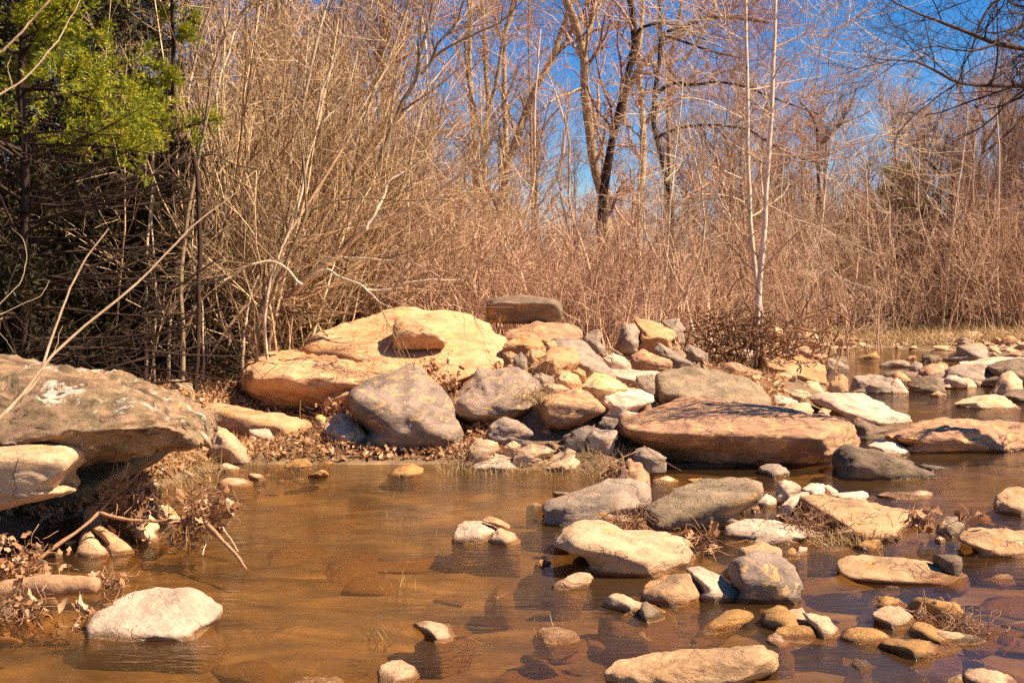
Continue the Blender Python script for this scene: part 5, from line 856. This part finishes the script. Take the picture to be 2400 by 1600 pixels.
# ------------------------------------------------------------------ cedars
def cedar(label, x, y, h, rad, n, mat, leaf=0.10, z0=0.0, sprays=9, bias=None, bare=0.0, tlo=0.0):
    z = tz(x, y); root = empty('cedar', (x, y, z)); props(root, label, 'cedar')
    P = np.array([[rng.normal(0, .02), rng.normal(0, .02), t * h - 0.1] for t in np.linspace(0, 1, 10)])[None]; Rr = np.linspace(h * 0.011, 0.015, 10)[None]
    V, F, t = tubes(P, Rr, 8, np.array([0.0])); mesh_obj('trunk', V, F, BM['darkb'], root, tint=t)
    tt = rng.uniform(0.02, 0.97, n); az = rng.uniform(0, 2 * np.pi, n); ln = rad * (1.05 - tt) ** 0.7 * rng.uniform(0.6, 1.15, n)
    K = 6; P = np.empty((n, K, 3)); P[:, 0] = np.c_[np.zeros(n), np.zeros(n), tt * h]; D = np.c_[np.cos(az), np.sin(az), rng.normal(0.10, 0.15, n)]
    for j in range(1, K):
        D = D + rng.normal(0, 0.08, (n, 3)) + np.array([0, 0, 0.03]); D /= np.linalg.norm(D, axis=1, keepdims=True); P[:, j] = P[:, j - 1] + D * (ln / (K - 1))[:, None]
    R1 = (0.010 + 0.012 * (1 - tt))[:, None] * np.linspace(1, 0.3, K); c2 = spawn(P, R1, 9, 0.25, 1.0, ln * 0.30, 40, 0.06, 0.12, 4, 0.5, 0.5, 0.003)
    V, F, t = merge([tubes(P, R1, 3, np.zeros(n)), tubes(c2[0], c2[1], 3, np.zeros(len(c2[0])))]); mesh_obj('boughs', V, F, BM['darkb'], root, tint=t)
    c3 = spawn(c2[0], c2[1], sprays, 0.15, 1.0, leaf * 2.2, 34, 0.08, 0.10, 3, 0.5, 0.5, 0.002); keep = c2[0][:, 0, 2].repeat(sprays) > tlo * h; p3 = c3[0][keep]
    # each spray: a few thin leaf-sized blades
    m = 9; idx = np.repeat(np.arange(len(p3)), m); s = rng.uniform(0, 1, len(idx)) * 2; kk = np.minimum(s.astype(int), 1); f = (s - kk)[:, None]
    b = p3[idx, kk] * (1 - f) + p3[idx, kk + 1] * f; T_ = p3[idx, kk + 1] - p3[idx, kk]; T_ /= np.linalg.norm(T_, axis=1, keepdims=True) + 1e-9
    q = rng.normal(size=b.shape); q -= (q * T_).sum(1, keepdims=True) * T_; q /= np.linalg.norm(q, axis=1, keepdims=True); d = T_ * 0.75 + q * 0.65; L = (leaf * rng.uniform(0.35, 0.9, len(idx)))[:, None]
    sde = np.cross(d, rng.normal(size=b.shape)); sde /= np.linalg.norm(sde, axis=1, keepdims=True); wd = leaf * 0.075
    Vt = np.stack([b - sde * wd * 0.4, b + d * L * 0.5 - sde * wd, b + d * L, b + d * L * 0.5 + sde * wd], 1).reshape(-1, 3); F = np.arange(len(Vt)).reshape(-1, 4)
    tint = np.repeat(np.clip(rng.normal(0.62, 0.14, len(p3))[idx] + rng.normal(0, 0.08, len(idx)), 0, 1), 4); mesh_obj('foliage', Vt, F, mat, root, smooth=False, tint=tint); return root
cedar('bright green cedar filling the upper left corner behind two near boughs', -4.7, 11.0, 5.7, 2.35, 210, M_CEDAR, 0.075, tlo=0.45, sprays=13)
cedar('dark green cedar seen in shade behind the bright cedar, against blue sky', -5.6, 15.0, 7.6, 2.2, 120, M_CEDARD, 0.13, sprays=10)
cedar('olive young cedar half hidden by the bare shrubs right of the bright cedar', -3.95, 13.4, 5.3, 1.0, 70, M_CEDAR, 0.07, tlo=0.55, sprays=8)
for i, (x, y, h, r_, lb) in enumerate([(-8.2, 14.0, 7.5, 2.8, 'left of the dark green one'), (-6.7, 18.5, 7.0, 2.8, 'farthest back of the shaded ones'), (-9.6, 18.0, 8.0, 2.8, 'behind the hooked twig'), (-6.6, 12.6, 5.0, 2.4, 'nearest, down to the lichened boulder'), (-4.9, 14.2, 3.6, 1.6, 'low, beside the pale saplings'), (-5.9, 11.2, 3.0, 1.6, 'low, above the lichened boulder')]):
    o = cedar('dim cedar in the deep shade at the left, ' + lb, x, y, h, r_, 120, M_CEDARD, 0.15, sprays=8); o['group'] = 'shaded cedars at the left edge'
cedar('small yellow-green cedar in the far wood under the gap of sky', 17.6, 52.0, 7.2, 2.3, 60, M_CEDAR, 0.22)
# ------------------------------------------------------------------ leaves, grass
def leaf_shapes(C, size, flat=0.5, K=7):
    """folded, curled lobed leaves at points C"""
    n = len(C); a = rng.normal(size=(n, 3)); a[:, 2] *= flat; a /= np.linalg.norm(a, axis=1, keepdims=True); b = rng.normal(size=(n, 3)); b[:, 2] *= flat; b -= (a * b).sum(1, keepdims=True) * a; b /= np.linalg.norm(b, axis=1, keepdims=True); c = np.cross(a, b)
    s = (size * rng.uniform(0.6, 1.3, n))[:, None]; u = np.array([-1.0, -0.55, -0.15, 0.3, 0.65, 1.0]); wv = np.array([0.05, 0.42, 0.26, 0.55, 0.25, 0.02]); curl = rng.uniform(-0.5, 0.6, n)[:, None]; fold = rng.uniform(0.05, 0.6, n)[:, None]
    cols = []
    for ui, wi in zip(u, wv):
        mid = C + a * s * ui + c * s * curl * ui * ui; e = rng.uniform(0.75, 1.25, (n, 1)); cols += [mid - b * s * wi * e + c * s * wi * fold, mid, mid + b * s * wi * e + c * s * wi * fold]
    V = np.stack(cols, 1).reshape(-1, 3); base = np.arange(n)[:, None] * 18; f = []
    for j in range(5):
        f += [base + np.array([3 * j, 3 * j + 1, 3 * j + 4, 3 * j + 3]), base + np.array([3 * j + 1, 3 * j + 2, 3 * j + 5, 3 * j + 4])]
    F = np.concatenate(f); t = np.repeat(np.clip(rng.normal(0.48, 0.27, n), 0, 1), 18); return V, F, t
def litter(name, label, spots_, size, flat=0.5, lift=0.02):
    C = np.array(spots_); C[:, 2] += rng.uniform(0, lift, len(C)); V, F, t = leaf_shapes(C, size, flat); o = mesh_obj(name, V, F, M_LEAF, smooth=False, tint=t); props(o, label, None, None, 'stuff')
def vspots(n, x0, x1, Y0, Y1, dmin=0.1, dmax=99):
    Y = rng.uniform(Y0, Y1, n * 2); x = (rng.uniform(x0, x1, n * 2) / 0.98 - CX) / FPX * Y; z = terrain(x, Y); d = bank_d(x, Y); m = (d > dmin) & (d < dmax); return np.c_[x, Y, z][m][:n]
litter('leaf_litter', 'brown fallen leaves covering the left bank under the thicket', vspots(27000, -60, 1150, 7.5, 17.5, 0.03), 0.036, 0.8, 0.08)
litter('bank_leaves', 'brown fallen leaves strewn over the bank behind the boulder pile', vspots(13000, 1100, 1950, 12.5, 26, 0.6), 0.045, 0.7, 0.08)
def blades(name, label, B, h, r, lean=0.35, mat=None, K=4, kind='stuff', cat=None):
    n = len(B); a = rng.normal(0, lean, (n, 2)); D = np.c_[a, np.ones(n)]; D /= np.linalg.norm(D, axis=1, keepdims=True); L = h * rng.uniform(0.4, 1.2, n); P = np.empty((n, K, 3)); P[:, 0] = B
    for j in range(1, K):
        D = D + np.c_[a * 0.25, -0.12 * np.ones(n)] + rng.normal(0, 0.08, (n, 3)); D /= np.linalg.norm(D, axis=1, keepdims=True); P[:, j] = P[:, j - 1] + D * (L / (K - 1))[:, None]
    V, F, t = tubes(P, (r * rng.uniform(0.6, 1.3, n))[:, None] * np.linspace(1, 0.25, K), 3, np.clip(rng.normal(0.55, 0.25, n), 0, 1)); o = mesh_obj(name, V, F, mat or M_GRASS, tint=t); props(o, label, cat, None, kind); return o
blades('dry_grass', 'tan dry grass fringe below the far wood beyond the creek', vspots(9000, 1650, 2500, 34, 47, 0.6), 0.55, 0.012, 0.5)
blades('bank_grass', 'dead stems and grass mixed in the leaf litter of the bank', vspots(5000, 300, 1900, 11.5, 24, 0.8), 0.30, 0.004, 0.6)
def edge_pts(n, boxes, z=-0.05):
    o = []
    for _ in range(n):
        x0, y0, x1, y1 = boxes[int(rng.integers(len(boxes)))]; cx_, cy_ = rng.uniform(x0, x1), rng.uniform(y0, y1); sx, sy = cx_ / 0.98, cy_ / 0.98; Y = water_Y(sy); p = at(sx, sy, Y); o.append((p[0] + rng.normal(0, .03), p[1], max(z, tz(p[0], p[1]) - 0.01)))
    return np.array(o)
blades('shore_grass', 'dead brown grass stems standing in the shallows along the foot of the rocks', edge_pts(3200, [(350, 1045, 500, 1125), (350, 1070, 500, 1135), (380, 1030, 520, 1090), (490, 1010, 770, 1062), (420, 1040, 800, 1070), (430, 1000, 700, 1050), (560, 1040, 740, 1075), (1010, 1040, 1090, 1095), (1080, 1075, 1380, 1095), (2080, 1010, 2352, 1040), (1350, 1050, 1460, 1100), (1900, 1240, 2000, 1260)]), 0.15, 0.0036, 0.40)
blades('water_stems', 'short dead plant stems poking through the pool surface', edge_pts(170, [(720, 1080, 1200, 1260), (880, 1190, 940, 1230), (1130, 1180, 1180, 1230), (860, 1450, 890, 1480), (900, 1330, 930, 1370), (1240, 1440, 1280, 1480), (1950, 1270, 2300, 1300), (450, 1060, 720, 1100)]), 0.10, 0.0026, 0.25)
ty = line('C', [(470, 940)], 10.8)[0]
blades('grass_tuft', 'yellowish grass tuft hanging over the dark gap beside the brown block', ty + rng.normal(0, 1, (160, 3)) * np.array([0.10, 0.05, 0.03]) + np.array([0.05, 0, 0.03]), 0.26, 0.0028, 0.8, kind=None, cat='grass tuft')
# root mat of the saplings
rm = line('D', [(480, 215)], 20.4)[0]; P0 = rm + rng.normal(0, 1, (420, 3)) * np.array([0.70, 0.35, 0.30]); D = rng.normal(size=(420, 3)) * np.array([1, .7, .9]); K = 5; P = np.empty((420, K, 3)); P[:, 0] = P0
for j in range(1, K): D = D + rng.normal(0, 0.35, D.shape); D /= np.linalg.norm(D, axis=1, keepdims=True); P[:, j] = P[:, j - 1] + D * 0.13
V, F, t = tubes(P, np.full((420, K), 0.012) * rng.uniform(0.4, 1.5, (420, 1)), 4, rng.uniform(-0.3, 0.3, 420)); props(mesh_obj('root_mat', V, F, BM['drift'], tint=t, origin=rm), 'dark tangle of exposed roots and flood debris under the pale saplings', 'root mat')
# ------------------------------------------------------------------ driftwood, sticks and leaf jams
def stick(name, label, c, pts, Y0, Y1, w0, w1, mat='drift', tint=0.1, cat='stick', K=18, wob=0.0015, sides=8):
    s = CROPS[c][2]; L = line(c, pts, Y0, Y1); P = resample(L, K)[None] + np.cumsum(rng.normal(0, wob, (1, K, 3)), 1); Rr = np.linspace(w0 / s / FPX * Y0 / 2, w1 / s / FPX * Y1 / 2, K)[None] * (1 + 0.10 * rng.normal(size=(1, K)))
    V, F, t = tubes(P, Rr, sides, np.array([tint])); n = len(V); e0 = V[:sides].mean(0); e1 = V[-sides:].mean(0); V = np.vstack([V, e0, e1])
    F = np.vstack([F] + [[(i + 1) % sides, i, n, n] for i in range(sides)] + [[n - sides + i, n - sides + (i + 1) % sides, n + 1, n + 1] for i in range(sides)])
    me_F = [tuple(dict.fromkeys(map(int, f))) for f in F]; t = np.r_[t, tint, tint]; o = mesh_obj(name, V, me_F, BM[mat], tint=t, origin=L[0]); props(o, label, cat); return o
stick('stick', 'long grey-brown stick slanting up from the water under the left boulder', 'E', [(200, 735), (420, 555), (600, 435), (740, 310), (860, 180), (960, 90), (1050, 0)], 6.5, 7.1, 36, 10, tint=0.25)
stick('stick', 'forked side branch running level from the long grey-brown stick', 'E', [(735, 315), (850, 355), (1050, 375), (1180, 380), (1312, 358)], 6.7, 6.9, 28, 20, tint=0.15)
stick('stick', 'smooth reddish stick pointing down into the pool from the right leaf jam', 'E', [(1478, 355), (1600, 480), (1720, 610), (1822, 745)], 6.8, 6.33, 34, 22, tint=0.3)
stick('stick', 'thin upright stub sticking out of the upper leaf jam, left one', 'A', [(1060, 1450), (1100, 1390), (1150, 1280), (1188, 1192)], 6.9, 6.9, 12, 12, tint=0.3)
stick('stick', 'thin stub crossing the upper leaf jam, right one', 'A', [(1120, 1440), (1200, 1360), (1312, 1250)], 6.9, 6.9, 12, 10, tint=0.3)
stick('stick', 'long thin stem slanting down right from the hollow to the right leaf jam', 'A', [(1420, 1222), (1560, 1330), (1660, 1440), (1730, 1540)], 7.1, 6.9, 10, 12, tint=0.3)
stick('stick', 'pale curved rootlet touching the water under the reddish stick', 'E', [(1630, 420), (1680, 500), (1740, 600)], 6.7, 6.5, 9, 8, 'pale', 0.2)
stick('stick', 'pale hanging rootlet left of the right leaf jam', 'E', [(1270, 400), (1210, 450), (1170, 525)], 6.8, 6.8, 9, 6, 'pale', 0.2)
stick('stick', 'short white rootlet dipping into the pool below the right leaf jam', 'E', [(1530, 480), (1510, 560), (1495, 640)], 6.7, 6.6, 9, 6, 'pale', 0.4)
stick('stick', 'stick stub at the left edge above the log', 'E', [(20, 490), (10, 560), (-20, 640)], 6.2, 6.1, 30, 30, tint=0.4)
stick('stick', 'pale broken stick end at the left edge below the grassy stubs', 'E', [(-80, 1240), (0, 1250), (80, 1262), (142, 1285)], 5.1, 5.0, 46, 30, tint=0.4)
stick('stick', 'thin bare stick lying on the cream slab before the long pinkish slab', 'C', [(1100, 1508), (1180, 1450), (1270, 1400), (1395, 1340)], 9.2, 9.6, 8, 6, tint=0.4)
stick('stick', 'thin bare stick from the slab foot down to the water, right one', 'C', [(1460, 1300), (1560, 1370), (1640, 1430), (1770, 1505)], 9.7, 9.1, 10, 5, tint=0.4)
stick('stick', 'pale reed lying on the sandy triangular stone', 'F', [(1390, 1218), (1450, 1255), (1520, 1298)], 5.2, 5.0, 9, 9, 'pale', 0.3)
stick('stick', 'pale broken reed jutting from the tangled roots at lower right', 'H', [(1315, 988), (1380, 1060), (1450, 1140)], 5.75, 5.4, 20, 14, 'pale', 0.1)
stick('stick', 'bleached fallen log leaning on the far bank beside the tan boulder', 'D', [(900, 160), (925, 220), (960, 290)], 25.5, 25.0, 26, 18, 'pale', 0.0)
stick('stick', 'bleached broken branch on top of the root mat', 'D', [(500, 78), (550, 68), (605, 55)], 20.6, 20.4, 12, 6, 'pale', 0.1)
stick('stick', 'pale stick lying in the leafy hollow of the pile', 'C', [(1165, 475), (1220, 515), (1280, 550)], 13.4, 13.2, 16, 12, 'pale', 0.0)
stick('log', 'short weathered orange-brown log entering from the left edge over the water', 'E', [(-150, 910), (0, 895), (200, 868), (400, 850), (600, 842), (745, 838)], 5.85, 5.85, 170, 140, tint=0.35, cat='log', wob=0.003, sides=14)
def jam(label, c, x, y, Y, sx, sz, nl, nt, size=0.035, sy=None, name='leaf_jam', tlen=0.12, tr=0.0022):
    p = line(c, [(x, y)], Y)[0]; root = empty(name, p); props(root, label, name.replace('_', ' ')); sy = sy or sx * 0.6
    if nl:
        C = rng.normal(0, 1, (nl, 3)) * np.array([sx, sy, sz]); V, F, t = leaf_shapes(C, size, 1.0); mesh_obj('leaves', V, F, M_LEAF, root, smooth=False, tint=t)
    if nt:
        K = 5; P = np.empty((nt, K, 3)); P[:, 0] = rng.normal(0, 1, (nt, 3)) * np.array([sx, sy, sz]); D = rng.normal(size=(nt, 3)); D /= np.linalg.norm(D, axis=1, keepdims=True)
        for j in range(1, K): D = D + rng.normal(0, 0.3, D.shape); D /= np.linalg.norm(D, axis=1, keepdims=True); P[:, j] = P[:, j - 1] + D * tlen / 4 * rng.uniform(0.5, 1.4, (nt, 1))
        V, F, t = tubes(P, np.full((nt, K), tr) * rng.uniform(0.5, 1.5, (nt, 1)), 4, rng.uniform(-0.3, 0.5, nt)); mesh_obj('twigs', V, F, BM['drift'], root, tint=t)
jam('jam of dead leaves and twigs at the fork of the long stick', 'E', 930, 230, 6.95, 0.09, 0.09, 80, 160, 0.03)
jam('jam of curled brown leaves above the reddish stick', 'E', 1480, 300, 6.8, 0.10, 0.08, 110, 120, 0.032)
jam('hanging brown leaves and rootlets below the right leaf jam', 'E', 1370, 470, 6.75, 0.045, 0.08, 22, 60, 0.035)
jam('large curled pale leaf at the right end of the right leaf jam', 'E', 1650, 260, 6.8, 0.02, 0.03, 4, 0, 0.075)
jam('wad of leaves and rootlets caught on the end of the log', 'E', 800, 870, 5.9, 0.045, 0.04, 18, 80, 0.03)
jam('pile of dead leaves at the left edge above the log', 'E', 90, 720, 6.1, 0.13, 0.07, 130, 110, 0.034)
jam('leaves and grassy stubs standing in the water under the log', 'E', 120, 1090, 5.35, 0.10, 0.06, 80, 190, 0.032)
jam('two dead leaves overhanging the left corner of the flat whitish rock', 'E', 640, 1020, 5.3, 0.02, 0.015, 3, 8, 0.05)
jam('folded brown leaf lying on the flat whitish rock', 'E', 870, 1020, 5.22, 0.02, 0.008, 4, 8, 0.05)
jam('frayed leaf bits in the water at the left corner of the flat whitish rock', 'E', 620, 1150, 5.2, 0.025, 0.02, 8, 16, 0.03)
jam('reddish leaves jammed at the right end of the big flat tan rock', 'H', 1200, 450, 7.0, 0.06, 0.05, 26, 30, 0.05)
jam('reddish dead leaf resting behind the long tan rock at the right edge', 'H', 1540, 460, 6.9, 0.035, 0.015, 5, 6, 0.07)
jam('tangled mat of roots washed up in the lower right water', 'H', 1480, 1215, 5.15, 0.085, 0.035, 8, 330, 0.03, name='root_tangle', tlen=0.10, tr=0.0016)
jam('dark leaves beside the half-round cream stone', 'H', 1190, 1130, 5.3, 0.03, 0.04, 12, 20, 0.04)
jam('curled leaves and wet twigs in the gap right of the broad cream slab', 'G', 1280, 620, 6.7, 0.07, 0.05, 18, 70, 0.045)
jam('twigs packed between the oval boulders above the broad cream slab', 'G', 780, 470, 7.2, 0.09, 0.03, 10, 120, 0.035)
jam('dark soggy twig debris along the left edge of the big flat tan rock', 'H', 480, 510, 7.2, 0.17, 0.05, 14, 260, 0.035)
jam('matted twigs and leaves behind the pinkish grey stone', 'G', 680, 130, 8.8, 0.08, 0.03, 14, 90, 0.035)
jam('leaves packed in the cleft between the peach boulder and the leaning slab', 'B', 1600, 650, 11.6, 0.08, 0.08, 60, 50, 0.032)
jam('leaves heaped in the gap between the two blue-grey slabs', 'B', 1760, 790, 11.5, 0.07, 0.11, 80, 60, 0.032)
jam('dead leaves tucked under the right end of the dark ochre overhang', 'B', 830, 970, 11.2, 0.10, 0.03, 24, 30, 0.035)
